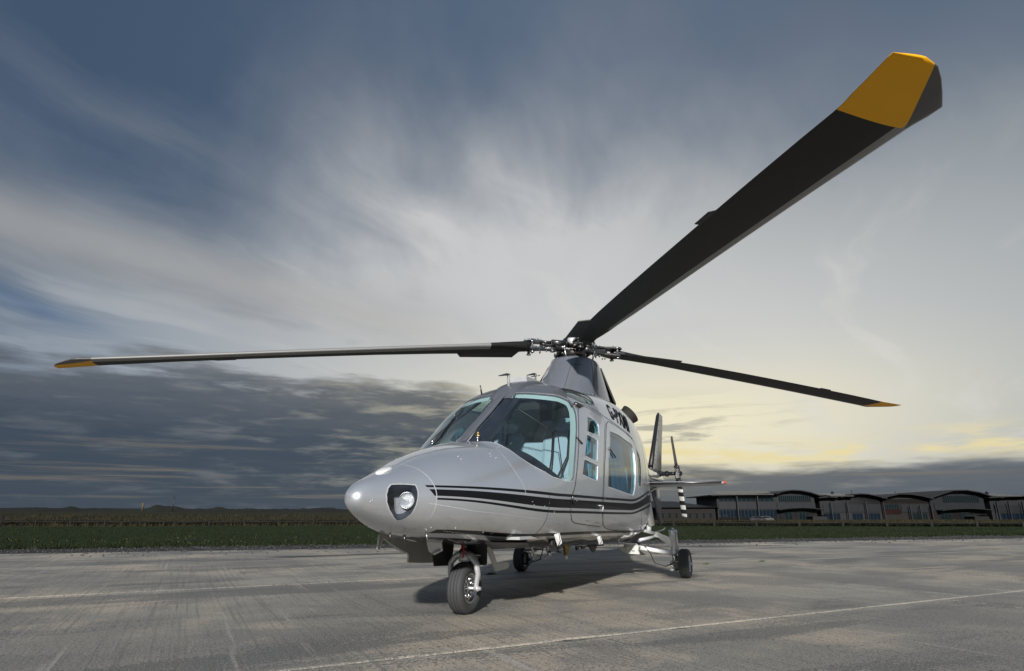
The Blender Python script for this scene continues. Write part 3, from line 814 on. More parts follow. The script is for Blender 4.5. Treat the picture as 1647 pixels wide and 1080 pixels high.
# cabin inside: lining skin, floor, bulkhead, panel, seats
def lining():
    vs, ns, fs = [], [], []
    for sd in (1, -1):
        a, b, c = region(['body', 'cockpit_door', 'cabin_door'], sd, -.045, True)
        keep = []
        for f in c:
            x = sum(a[i].x for i in f) / 3
            if -3.0 < x < .22: keep.append(f)
        k = len(vs); vs += a; ns += b; fs += [tuple(i + k for i in f) for f in keep]
    used = sorted({i for f in fs for i in f}); mp = {o: i for i, o in enumerate(used)}
    return mesh_obj('cabin_lining', [vs[i] for i in used], [tuple(mp[i] for i in f) for f in fs], M['lining'], HG, smooth=True, normals=[tuple(ns[i]) for i in used])
lining()
def slice_plate(name, x, mat, z0=None, z1=None, th=.02, inset=.05, parent=HG):
    s = s_of(x); ring = []
    c = sec(s)
    for j in range(0, 33): ring.append(S(s, j / 32, c))
    pts = [(x, max(0, y - inset), z) for _, y, z in ring]
    zt, zb, w, zm, nu, nl = c
    pts = [(x, y, zm + (z - zm) * (1 - inset / max(.1, (zt - zm) if z > zm else (zm - zb)))) for _, y, z in pts]
    if z0 is not None: pts = [p for p in pts if p[2] >= z0]
    if z1 is not None: pts = [p for p in pts if p[2] <= z1]
    pts = pts + [(p[0], -p[1], p[2]) for p in reversed(pts)]
    mb = MB(); mb.plate(pts, (th, 0, 0)); return mb.build(name, mat, parent)
slice_plate('rear_bulkhead', -2.95, M['lining'])
slice_plate('front_bulkhead', .24, M['navy'], z1=1.19)
mb = MB(); mb.plate([(-2.9, .66, .56), (.2, .56, .56), (.2, -.56, .56), (-2.9, -.66, .56)], (0, 0, .02)); mb.build('cabin_floor', M['carpet'], HG)
# carpet
# glare shield: rounded hood from the windscreen base to the panel face, falling away outboard
def coaming():
    vs = []; fs = []; nx, ny = 12, 28
    for i in range(nx + 1):
        f = i / nx; x = .14 - f * .55
        for j in range(ny + 1):
            g = -1 + 2 * j / ny; y = g * .64
            ztop = 1.255 + .03 * math.sin(f * math.pi) - .30 * max(0, abs(g) - .30) ** 1.5 - .0 * f
            ztop -= .28 * max(0, abs(g) - .62) ** 1.2
            xx = x + .0 - .38 * max(0, abs(g) - .45) ** 1.6 + .10 * abs(g) * (1 - f)
            lim = min(ztop, 1.6)
            # keep inside the shell
            s = s_of(xx); c = sec(s); zz = lim
            yy = y
            n = c[4]; wy = c[2] - .045
            rr = max(0, 1 - (abs(yy) / wy) ** n) if abs(yy) < wy else 0
            zmax = c[3] + (c[0] - c[3]) * rr ** (1 / n) - .035
            vs.append((xx, yy, min(zz, zmax)))
    for i in range(nx):
        for j in range(ny): a = i * (ny + 1) + j; fs.append((a, a + 1, a + ny + 2, a + ny + 1))
    k = len(vs)
    for j in range(ny + 1):
        v = vs[nx * (ny + 1) + j]; vs.append((v[0] + .07, v[1] * .97, v[2] - .12)); 
    for j in range(ny + 1): v = vs[k + j]; vs.append((v[0] - .02, v[1], max(.62, v[2] - .5 + .15 * abs(v[1]))))
    for q in (0, 1):
        b0 = (nx * (ny + 1)) if q == 0 else k
        b1 = k if q == 0 else k + ny + 1
        for j in range(ny): fs.append((b0 + j, b0 + j + 1, b1 + j + 1, b1 + j))
    return mesh_obj('glare_shield', vs, fs, M['navy'], HG, smooth=True)
coaming()
mb = MB(); mb.box((-.30, -.08, 1.262), (.26, .52, .07), bev=.03); mb.build('instrument_hood', M['navy'], HG)
mb = MB(); mb.box((-.28, .0, .92), (.06, .95, .50), bev=.01); ip = mb.build('instrument_panel', M['black'], HG)
for i in range(4):
    for j in range(2):
        mb = MB(); mb.lathe([(0, .040), (-.012, .040), (-.012, .034), (-.006, .033)], (-.31, -.38 + i * .25, .86 + j * .14), (1, 0, 0), 16); mb.build('dial', M['dsteel'], ip)
mb = MB(); mb.box((-.75, 0, .68), (.8, .22, .24), bev=.02); mb.build('centre_console', M['black'], HG)
def seat(x, y, parent):
    st = empty('crew_seat', (x, y, .12), parent=parent)
    mb = MB(); mb.box((0, 0, .86), (.46, .46, .13), bev=.05); mb.build('seat_cushion', M['seat'], st)
    ry = Matrix.Rotation(R(-14), 3, 'Y')
    mb = MB(); mb.box((-.27, 0, 1.17), (.12, .46, .52), rot=ry, bev=.05); mb.build('seat_back', M['seat'], st)
    mb = MB(); mb.box((-.335, 0, 1.475), (.10, .34, .15), rot=ry, bev=.04); mb.build('headrest', M['seat'], st)
    mb = MB(); mb.box((-.03, 0, .68), (.40, .38, .24), bev=.02); mb.build('seat_box', M['liningdk'], st)
    mb = MB()
    for k in (-.09, .09): mb.tube([(-.31, k, 1.42), (-.22, k * .95, 1.40), (-.16, k * .9, 1.15), (.02, k * .5, .95)], .014, 6, flat=.35)
    mb.build('harness', M['black'], st)
    return st
for y in (.34, -.34): seat(-1.10, y, HG)
for x, rz in ((-1.62, 180), (-2.72, 0)):
    b = empty('cabin_bench', (x, 0, 0), R(rz), parent=HG)
    mb = MB(); mb.box((0, 0, .84), (.46, 1.22, .14), bev=.05); mb.build('seat_cushion', M['seat'], b)
    mb = MB(); mb.box((-.20, 0, 1.16), (.12, 1.22, .56), bev=.05); mb.build('seat_back', M['seat'], b)
# blue curtains behind the cabin windows
for sd in (1, -1):
    vs = []; n = 26
    for i in range(n + 1):
        x = -2.36 + .60 * i / n; w = .02 * math.sin(i * 1.9)
        vs += [(x + .20 * (1 - i / n) , (.70 + w) * sd, 1.52 - .1 * abs(0)), (x * 1.0, (.735 + w) * sd, .66)]
    fs = [(2 * i, 2 * i + 1, 2 * i + 3, 2 * i + 2) for i in range(n)]
    mesh_obj('window_curtain', vs, fs, M['blue'], HG, smooth=True)
    vs = []
    for i in range(9): x = -1.09 + .12 * i / 8; w = .014 * math.sin(i * 2.1); vs += [(x, (.64 + w) * sd, 1.50), (x, (.70 + w) * sd, .66)]
    mesh_obj('door_curtain', vs, [(2 * i, 2 * i + 1, 2 * i + 3, 2 * i + 2) for i in range(8)], M['blue'], HG, smooth=True)
# overhead switch panel with its punched grille, compass and hand grips
oh = empty('overhead_panel', (-1.16, 0, -.01), parent=HG)
mb = MB(); mb.box((0, 0, 1.80), (.42, .44, .03), bev=.006); mb.build('panel_plate', M['dsteel'], oh)
mb = MB()
for i in range(10):
    for j in range(11): mb.sphere((-.17 + i * .037, -.18 + j * .036, 1.783), .013, 6, (1, 1, .5))
tag(mb.build('panel_switches', M['lining'], oh, fix=False), kind='stuff')
mb = MB(); mb.box((.02, .25, 1.73), (.06, .12, .24), bev=.01); mb.build('breaker_box', M['liningdk'], oh)
cp = empty('compass', (-.60, 0, 0), parent=HG)
mb = MB(); mb.lathe([(-.035, .03), (-.03, .055), (.02, .058), (.035, .04)], (-.14, .0, 1.62), (1, .45, 0), 20); mb.build('compass_case', M['black'], cp)
mb = MB(); mb.tube([(-.16, 0, 1.66), (-.17, .0, 1.74), (-.22, 0, 1.82)], .014, 8); mb.tube([(-.14, .04, 1.66), (-.14, .10, 1.74), (-.2, .14, 1.81)], .008, 6); mb.tube([(-.14, -.04, 1.66), (-.14, -.09, 1.73), (-.2, -.12, 1.81)], .008, 6); mb.sphere((-.17, .04, 1.76), .03, 8); mb.box((-.2, -.03, 1.79), (.1, .12, .03), bev=.008); mb.build('compass_bracket', M['black'], cp)
mb = MB(); mb.tube([(-.14, .022, 1.57), (-.14, .022, 1.38)], .005, 6); mb.tube([(-.14, -.03, 1.57), (-.14, -.03, 1.38)], .005, 6); mb.build('compass_stay', M['black'], cp)
for x, y, z in ((-1.0, -.66, 1.42), (-1.45, -.70, 1.40), (-1.5, .40, 1.72)):
    mb = MB(); mb.box((x, y, z), (.10, .03, .035), bev=.008); mb.build('grab_handle', M['liningdk'], HG)
mb = MB(); mb.tube([(-.62, .05, 1.74), (-1.0, .42, 1.45), (-1.05, .46, .95)], .005, 6); mb.build('headset_lead', M['black'], HG)
# centre pillar, dark inside face and riveted roof frame
mb = MB(); pts = [S(s_of(x), 1) for x in [.12 - .80 * i / 20 for i in range(21)]]
vs = []
for p in pts: vs += [(p[0] + .004, -.045, p[2] + .004), (p[0] + .006, 0, p[2] + .009), (p[0] + .004, .045, p[2] + .004)]
fs = []
for i in range(20): fs += [(3 * i, 3 * i + 3, 3 * i + 4, 3 * i + 1), (3 * i + 1, 3 * i + 4, 3 * i + 5, 3 * i + 2)]
mesh_obj('centre_pillar', vs, fs, M['post'], HG)
mb = MB(); vs = []
for p in pts: vs += [(p[0] - .012, .050, p[2] - .006), (p[0] - .03, .175, p[2] - .035), (p[0] - .09, .13, p[2] - .09)]
mesh_obj('pillar_lining', vs, fs, M['liningdk'], HG)
mb = MB(); vs = []
for p in pts: vs += [(p[0] - .012, -.050, p[2] - .006), (p[0] - .02, -.105, p[2] - .02), (p[0] - .08, -.10, p[2] - .07)]
mesh_obj('pillar_lining', vs, fs, M['liningdk'], HG)
# grey brow band over the windscreens
def band_patch(name, s0f, s1f, t0, t1, mat, off=.002, nt=30, ns=6):
    vs = []; fs = []; nn = []
    for side in (1,):
        for j in range(nt + 1):
            t = t0 + (t1 - t0) * j / nt; tt = t if t <= 1 else -(2 - t)
            a, b = s0f(abs(t) if t <= 1 else 2 - t), s1f(abs(t) if t <= 1 else 2 - t)
            for i in range(ns + 1):
                s = a + (b - a) * i / ns; p = Soff(s, tt, off); vs.append(p)
    for j in range(nt):
        for i in range(ns): a = j * (ns + 1) + i; fs.append((a, a + 1, a + ns + 2, a + ns + 1))
    o = mesh_obj(name, vs, fs, mat, HG, smooth=True); return o
# interpolate the windscreen's rear-top boundary from its outline
def ws_rear(t):
    best = 0
    pl = densify(PP['windshield'], .01)
    for s, tt in pl:
        if abs(tt - t) < .012: best = max(best, s)
    return best or 1.46
band_patch('roof_brow', lambda t: ws_rear(min(.985, t)) + .004, lambda t: 1.60 + .045 * sm(1.0, .80, t) * 0 - .10 * sm(.86, .74, t), .745, 1.255, M['post'], .0022, 60, 5)

# panel lines, worn edges and rivets
def seam_line(pts_, side, w=.0022, h=.0012, mat='seam', name='panel_line'):
    w *= 1.5; mb = MB(); strip(mb, pts_, side, -w, w, h, closed=False); return mb.build(name, M[mat], HG, fix=False)
sN = s_of(.972)
for sd in (1, -1):
    seam_line([(sN + .002 * math.sin(t * 9), t) for t in [.02 + .96 * i / 40 for i in range(41)]], sd, .0020, .0012, 'seamlt')
    seam_line([tuple(p) for p in POLY['roofseam']], sd, .003)
    seam_line([tuple(p) for p in POLY['panel1']], sd, .0016, mat='seamlt')
    seam_line([tuple(p) for p in POLY['low']], sd, .0016, mat='seamlt')
    seam_line([(1.195, t) for t in [.20 + .27 * i / 12 for i in range(13)]], sd, .0015)
    seam_line([(s_of(-3.02), t) for t in [.24 + .58 * i / 24 for i in range(25)]], sd, .0025)
    seam_line([(s_of(x), .80 - .03 * (x + 1.2)) for x in [-1.6 - 1.9 * i / 20 for i in range(21)]], sd, .002)
    seam_line([(s_of(.42), .235), (s_of(.40), .30), (s_of(.36), .325), (s_of(.16), .325), (s_of(.10), .30)], sd, .0016, mat='seamlt')
    seam_line([(s_of(.80), .21), (s_of(.2), .215), (s_of(-.1), .222)], sd, .0014, mat='seamlt')
    seam_line([(s_of(-.75), .335), (s_of(-1.12), .322)], sd, .002)
    seam_line([(s_of(-3.3), .70), (s_of(-3.3), .46), (s_of(-3.9), .46), (s_of(-3.9), .70)], sd, .002)
riv = MB()
def rivets(poly, side, spacing, off=0.0, closed=True, r=.0042, jit=.0):
    L = loop3(poly, side, 0, closed, .006); acc = 0; n = len(L); cen = sum((p for p, _ in L), Vector()) / n
    for i in range(1, n):
        acc += (L[i][0] - L[i - 1][0]).length
        if acc >= spacing:
            acc = 0; p, nn = L[i]; t = (L[i][0] - L[i - 1][0]).normalized(); q = nn.cross(t)
            if q.dot(cen - p) < 0: q = -q
            c = p - q * off + nn * .0026; u_ = t * r; v_ = nn.cross(t) * r
            riv.add([c + u_, c + v_, c - u_, c - v_, c + nn * r * .6], [(0, 1, 4), (1, 2, 4), (2, 3, 4), (3, 0, 4)])
for sd in (1, -1):
    rivets(PP['windshield'], sd, .034, .022, r=.0030)
    rivets([(1.195, .2), (1.195, .6)], sd, .045, closed=False, r=.0032)
    rivets([tuple(p) for p in POLY['low']], sd, .03, closed=False, r=.003)
    rivets([(s_of(.8), .206), (s_of(-2.8), .25)], sd, .035, closed=False, r=.003)
    rivets([tuple(p) for p in POLY['roofseam']], sd, .05, closed=False, r=.003)
for i in range(30):
    x = .10 - .75 * i / 30; p = S(s_of(x), 1)
    for y in (-.034, .034): c = Vector((p[0] + .010, y, p[2] + .012)); r = .0034; riv.add([c + Vector((r, 0, 0)), c + Vector((0, r, 0)), c - Vector((r, 0, 0)), c - Vector((0, r, 0)), c + Vector((.3 * r, 0, r))], [(0, 1, 4), (1, 2, 4), (2, 3, 4), (3, 0, 4)])
ro = riv.build('rivets', M['rivet'], HG, fix=False); tag(ro, kind='stuff')
# small fasteners scattered as in life
mb = MB()
for (x, t) in [(.62, .80), (.60, .83), (.36, .77), (.34, .75), (.33, .79), (-.55, .47), (-.50, .43), (-1.18, .62), (-1.2, .44), (.2, .44), (.18, .42), (.05, .41), (-2.2, .47), (-2.6, .5), (1.33, .46), (1.34, .43), (.9, .22), (.5, .24), (-.1, .38), (.75, .25)]:
    for sd in (1, -1):
        p = Soff(s_of(x), t * sd if sd > 0 else -t, .0015); mb.sphere(p, .0036, 6)
tag(mb.build('quarter_turn_fasteners', M['rivet'], HG, fix=False), kind='stuff')

# nose: oval vent cap on top, pitot stub below
def surf_patch(name, cx, ct, rx, rt, mat, h=.006, ang=0, n=28, parent=HG, side=1):
    s0 = s_of(cx); c = Vector(S(s0, ct)); vs = []; fs = []
    P0 = Vector(S(s0, ct)); nn = nrm(s0, ct); tx = (Vector(S(s_of(cx + .02), ct)) - P0).normalized(); ty = nn.cross(tx)
    rings = ((1.0, 0), (.96, h * .8), (.7, h), (0.02, h * 1.1))
    for k, (rr, hh) in enumerate(rings):
        for i in range(n):
            a = 2 * math.pi * i / n; u = math.cos(a) * rx * rr; v = math.sin(a) * rt * rr
            u, v = u * math.cos(ang) - v * math.sin(ang), u * math.sin(ang) + v * math.cos(ang)
            vs.append(P0 + tx * u + ty * v + nn * (hh - (u * u + v * v) * .8 + .001))
    for k in range(3):
        for i in range(n): fs.append((k * n + i, k * n + (i + 1) % n, (k + 1) * n + (i + 1) % n, (k + 1) * n + i))
    fs.append(tuple(3 * n + i for i in range(n)))
    o = mesh_obj(name, vs, fs, mat, parent, smooth=True); return o
surf_patch('nose_vent_cap', 1.115, .985, .075, .036, M['white'], .012)
mb = MB(); mb.tube([(.98, .10, .60), (.985, .11, .56)], .010, 8); mb.build('nose_probe', M['dsteel'], HG)
mb = MB(); mb.tube([(1.02, .02, .615), (1.02, .02, .56)], .006, 6); mb.build('nose_probe', M['dsteel'], HG)

# registration letters laid on the skin
def skin_text(body_, name, x0, length, t0, t1, slant, mat, parent, dt=-.03, side=1, h=.0035):
    cu = bpy.data.curves.new('letters', 'FONT'); cu.body = body_; cu.size = 1; cu.resolution_u = 4; cu.space_character = 1.12
    cu.offset = .03
    o = bpy.data.objects.new('tmp', cu); COL.objects.link(o)
    dg = bpy.context.evaluated_depsgraph_get(); me = bpy.data.meshes.new_from_object(o.evaluated_get(dg))
    bpy.data.objects.remove(o)
    bm = bmesh.new(); bm.from_mesh(me); bpy.data.meshes.remove(me)
    xs = [v.co.x for v in bm.verts]; ys = [v.co.y for v in bm.verts]; X0, X1, Y0, Y1 = min(xs), max(xs), min(ys), max(ys)
    for i in range(1, 30):
        bmesh.ops.bisect_plane(bm, geom=bm.verts[:] + bm.edges[:] + bm.faces[:], plane_co=(X0 + (X1 - X0) * i / 30, 0, 0), plane_no=(1, 0, 0))
    for i in range(1, 9):
        bmesh.ops.bisect_plane(bm, geom=bm.verts[:] + bm.edges[:] + bm.faces[:], plane_co=(0, Y0 + (Y1 - Y0) * i / 9, 0), plane_no=(0, 1, 0))
    for v in bm.verts:
        u = (v.co.x - X0) / (X1 - X0); w = (v.co.y - Y0) / (Y1 - Y0)
        if side < 0: u = 1 - u
        x = x0 - length * u - slant * w * (1 if side > 0 else 1); t = t0 + (t1 - t0) * w + dt * u
        p = Soff(s_of(x), t * side, h); v.co = p
    me = bpy.data.meshes.new(name); bm.to_mesh(me); bm.free(); me.materials.append(mat)
    ob = bpy.data.objects.new(name, me); COL.objects.link(ob); ob.parent = parent; return ob
M['letter'] = simple('registration_black', (.012, .013, .017), .7, var=.2, spec=.1)
for sd in (1, -1): skin_text('G-PXMI', 'registration_letters', -1.86, .62, .706, .772, .20, M['letter'], HG, -.034, sd)

# ------------------------------------------------------------------ mast fairing, rotor head and blades
HUB = Vector((-2.80, 0, 2.79)); TILT = .023
def fairing():
    vs = []; fs = []; n = 48; m = 16
    for i in range(m + 1):
        f = i / m; z = 2.02 + (2.575 - 2.02) * f
        g = f ** 1.1
        cx = -2.72 + (-2.80 + 2.72) * f; ax = .82 * (1 - g) + .36 * g; by = .40 * (1 - g) + .285 * g
        for j in range(n):
            a = 2 * math.pi * j / n; c, s = math.cos(a), math.sin(a); e = .86
            x = cx + ax * math.copysign(abs(c) ** e, c) * (1.12 if c < 0 else 1); y = by * math.copysign(abs(s) ** e, s)
            zz = z + (.02 * c if i == m else 0)
            vs.append((x, y, zz))
    for i in range(m):
        for j in range(n): a = i * n + j; b = i * n + (j + 1) % n; fs.append((a, b, b + n, a + n))
    # rolled top lip going inward
    for r, dz in ((.93, .008), (.80, -.03)):
        k = len(vs)
        for j in range(n): x, y, z = vs[m * n + j]; vs.append((-2.80 + (x + 2.80) * r, y * r, z + dz))
        for j in range(n): a = k - n + j; b = k - n + (j + 1) % n; fs.append((a, b, b + n, a + n))
    return mesh_obj('mast_fairing', vs, fs, M['fair'], HG, smooth=True)
m_, nt_, b_ = newmat('fairing_paint'); p_ = tc_obj(); n_ = nz(p_, 3, 5, .6)
setc(b_, 'Base Color', mixc(n_, (.17, .185, .215), (.23, .245, .275))); setc(b_, 'Metallic', .35); setc(b_, 'Roughness', .38); setc(b_, 'Coat Weight', .9); setc(b_, 'Coat Roughness', .06)
M['fair'] = m_
fr = fairing()
mb = MB(); vs = []
for i in range(9):   # rear lip on the port rear corner of the fairing
    f = i / 8; z = 2.12 + .44 * f
    vs += [(-3.30 + .20 * f, .36 - .12 * f, z), (-3.52 + .26 * f, .30 - .10 * f, z - .05 + .03 * f), (-3.52 + .26 * f, -.30 + .10 * f, z - .05 + .03 * f), (-3.30 + .20 * f, -.36 + .12 * f, z)]
fs = [(4 * i + j, 4 * i + 4 + j, 4 * i + 5 + j, 4 * i + 1 + j) for i in range(8) for j in range(3)]
o = mesh_obj('fairing_rear_cowl', vs, fs, M['dsteel'], HG); sol = o.modifiers.new('t', 'SOLIDIFY'); sol.thickness = .02
surf_o = MB(); 
def fairing_pt(a, f, d):
    g = f ** 1.1; cx = -2.72 - .08 * f; ax = .82 * (1 - g) + .36 * g; by = .40 * (1 - g) + .285 * g; e = .86
    c, s = math.cos(a), math.sin(a); x = cx + ax * math.copysign(abs(c) ** e, c); y = by * math.copysign(abs(s) ** e, s)
    n = Vector((c / ax, s / by, .9)).normalized(); return Vector((x, y, 2.02 + .555 * f)) + n * d
mb = MB(); K = 18; ring = [fairing_pt(-.62 + .20 * math.cos(2 * math.pi * i / K), .60 + .13 * math.sin(2 * math.pi * i / K), .006) for i in range(K)]
mb.add(ring + [fairing_pt(-.62, .60, .010)], [(i, (i + 1) % K, K) for i in range(K)], True)
mb.build('fairing_access_cap', M['silverpl'], HG, fix=False)
for a0, a1, f0, f1 in ((.30, .30, .05, .95), (.30, .75, .80, .80), (1.2, 1.2, .05, .95)):
    mb = MB(); mb.tube([fairing_pt(a0 + (a1 - a0) * i / 14, f0 + (f1 - f0) * i / 14, .001) for i in range(15)], .0022, 5); mb.build('panel_line', M['seam'], HG)
mb = MB()
for i in range(22):
    mb.sphere(fairing_pt(-1.4 + i * .14, .10, .001), .004, 6); 
tag(mb.build('fairing_screws', M['rivet'], HG, fix=False), kind='stuff')

def polar(az, r, c=0, z=0):
    a = R(az); x, y = r * math.cos(a) - c * math.sin(a), r * math.sin(a) + c * math.cos(a)
    return HUB + Vector((x, y, z - TILT * x))
RT = 5.66
def blade_mat():
    m, nt, b = newmat('blade_paint'); x, y, z = sep(tc_obj()); p = tc_obj()    # x along the span, y towards the leading edge
    tipmask = x.gt(5.33 - (y - .0) * .12)
    lead = y.gt(.085 + (x - 3.2).max(0) * .012 + (nz(vec(x * 3, 0, 0), 1, 2) - .5) * .0) * x.gt(1.15)
    tipcap = ((x - 5.33) * 1.0 + (y - .150) * 1.9).gt(.0) * tipmask * y.gt(-.16)
    g = nz(p, 5, 6, .6); d = nz(vec(x * 1.5, y * 30, z * 30), 2, 6, .65)
    col = mixc(d, (.007, .007, .007), (.018, .017, .016))
    col = mixc(lead, col, mixc(nz(vec(x * 6, y * 60, z * 60), 2, 5, .7), (.20, .20, .195), (.30, .30, .29)))
    col = mixc(tipmask * y.lt(.145), col, mixc(g, (.86, .40, .0), (.95, .47, .004)))
    col = mixc(tipcap * y.gt(-.30), col, mixc(g, (.09, .09, .09), (.13, .13, .125)))
    spots = sstep(.72, .76, nz(vec(x * 9, y * 30, 0.0), 3, 3, .7)) * gauss(x, 5.33, .05); col = mixc(spots, col, (.03, .025, .02))
    setc(b, 'Base Color', col); setc(b, 'Roughness', .5 - lead * .12); setc(b, 'Metallic', lead * .1); setc(b, 'Specular IOR Level', .35); return m
M['bladep'] = blade_mat()
TWIST = [(.62, 8), (1.0, 4.6), (1.3, 2.9), (1.6, 1.2), (2.0, -.5), (2.5, -1.8), (3.0, -2.5), (3.5, -3.0), (4.0, -3.7), (4.6, -3.9), (5.0, -3.4), (5.3, -2.6), (5.8, -1.8)]
def twist(r):
    for (a, ta), (b, tb) in zip(TWIST[:-1], TWIST[1:]):
        if r <= b: return ta + (tb - ta) * (r - a) / (b - a)
    return TWIST[-1][1]
def make_blade(az, droop, tk=0.0, name='rotor_blade'):
    root = .62; st = []
    # span station, leading edge, trailing edge, thickness, twist(deg)
    for r, le, te, th, tw in ((.62, .105, -.105, .085, 12), (.70, .125, -.125, .080, 12), (.85, .150, -.165, .070, 11.5), (1.05, .165, -.19, .058, 10.5), (1.30, .165, -.205, .050, 8), (1.8, .170, -.208, .046, 5.5), (2.5, .170, -.206, .044, 3.2), (3.2, .170, -.205, .042, 1.2), (3.9, .170, -.203, .040, -.6), (4.6, .173, -.202, .038, -2.0), (5.1, .184, -.202, .036, -3), (5.33, .190, -.200, .034, -3.4), (5.40, .202, -.203, .032, -3.5), (5.47, .204, -.214, .028, -3.6), (5.55, .13, -.222, .022, -3.7), (5.63, .05, -.232, .017, -3.8), (5.69, -.02, -.240, .012, -3.9), (5.725, -.10, -.242, .008, -4)):
        st.append((r, le, te, th, tw))
    prof = []
    K = 12
    for i in range(K + 1): u = (1 - math.cos(math.pi * i / K)) / 2; prof.append((u, .5 * (2.969 * math.sqrt(max(u, 0)) - 1.26 * u - 3.516 * u ** 2 + 2.843 * u ** 3 - 1.036 * u ** 4) / .6 / 1.0))
    up = [(u, t) for u, t in prof]; lo = [(u, -t * .75) for u, t in prof[1:-1]][::-1]
    shp = up + lo; n = len(shp); vs = []; fs = []
    for r, le, te, th, tw in st:
        tw = twist(r) + tk
        c, s = math.cos(R(tw)), math.sin(R(tw)); z0 = -droop * (r / RT) ** 1.19
        for u, t in shp:
            y = le + (te - le) * u; z = t * th
            vs.append((r, y * c - z * s, z0 + y * s + z * c))
    for i in range(len(st) - 1):
        for j in range(n): fs.append((i * n + j, i * n + (j + 1) % n, (i + 1) * n + (j + 1) % n, (i + 1) * n + j))
    fs.append(tuple(range(n))); fs.append(tuple(range((len(st) - 1) * n, len(st) * n))[::-1])
    me = bpy.data.meshes.new(name); me.from_pydata(vs, [], fs); me.materials.append(M['bladep']); me.polygons.foreach_set('use_smooth', [True] * len(fs))
    bm = bmesh.new(); bm.from_mesh(me); bmesh.ops.recalc_face_normals(bm, faces=bm.faces); bm.to_mesh(me); bm.free()
    o = bpy.data.objects.new(name, me); COL.objects.link(o); o.parent = HG; o.location = HUB
    a = R(az); tx = -TILT * math.cos(a)
    o.rotation_euler = (Matrix.Rotation(a, 4, 'Z') @ Matrix.Rotation(-math.atan(tx), 4, 'Y')).to_euler()
    def zt(r): return -droop * (r / RT) ** 1.19
    # inboard trailing-edge plate and outboard trim tab
    def onb(r, y, dz=0.0):
        t_ = R(twist(r) + tk); return (r, y * math.cos(t_) - dz * math.sin(t_), zt(r) + y * math.sin(t_) + dz * math.cos(t_))
    m1 = MB(); m1.plate([onb(.72, -.09, -.006), onb(.76, -.30, -.010), onb(1.44, -.325, -.008), onb(1.50, -.19, -.004)], (0, 0, .010)); m1.build('inboard_tab', M['black'], o)
    m1 = MB(); m1.plate([onb(4.03, -.19), onb(4.03, -.232), onb(4.22, -.232), onb(4.27, -.19)], (0, 0, .004)); m1.build('trim_tab', M['black'], o)
    m1 = MB(); m1.box((.62, 0, zt(.62)), (.16, .20, .02), bev=.006)
    for y in (-.075, .075): m1.lathe([(-.075, .020), (-.075, .028), (-.06, .028), (-.06, .018), (.06, .018), (.06, .028), (.078, .028), (.078, .018)], (.60, y, zt(.6)), (0, 0, 1), 12)
    m1.build('blade_bolt', M['steel'], o)
    return o
for az, dr, tk in ((33.35, .312, 0.0), (137.44, .48, 3.5), (-49.0, .51, -.5), (212.0, .50, 0.0)): make_blade(az, dr, tk)

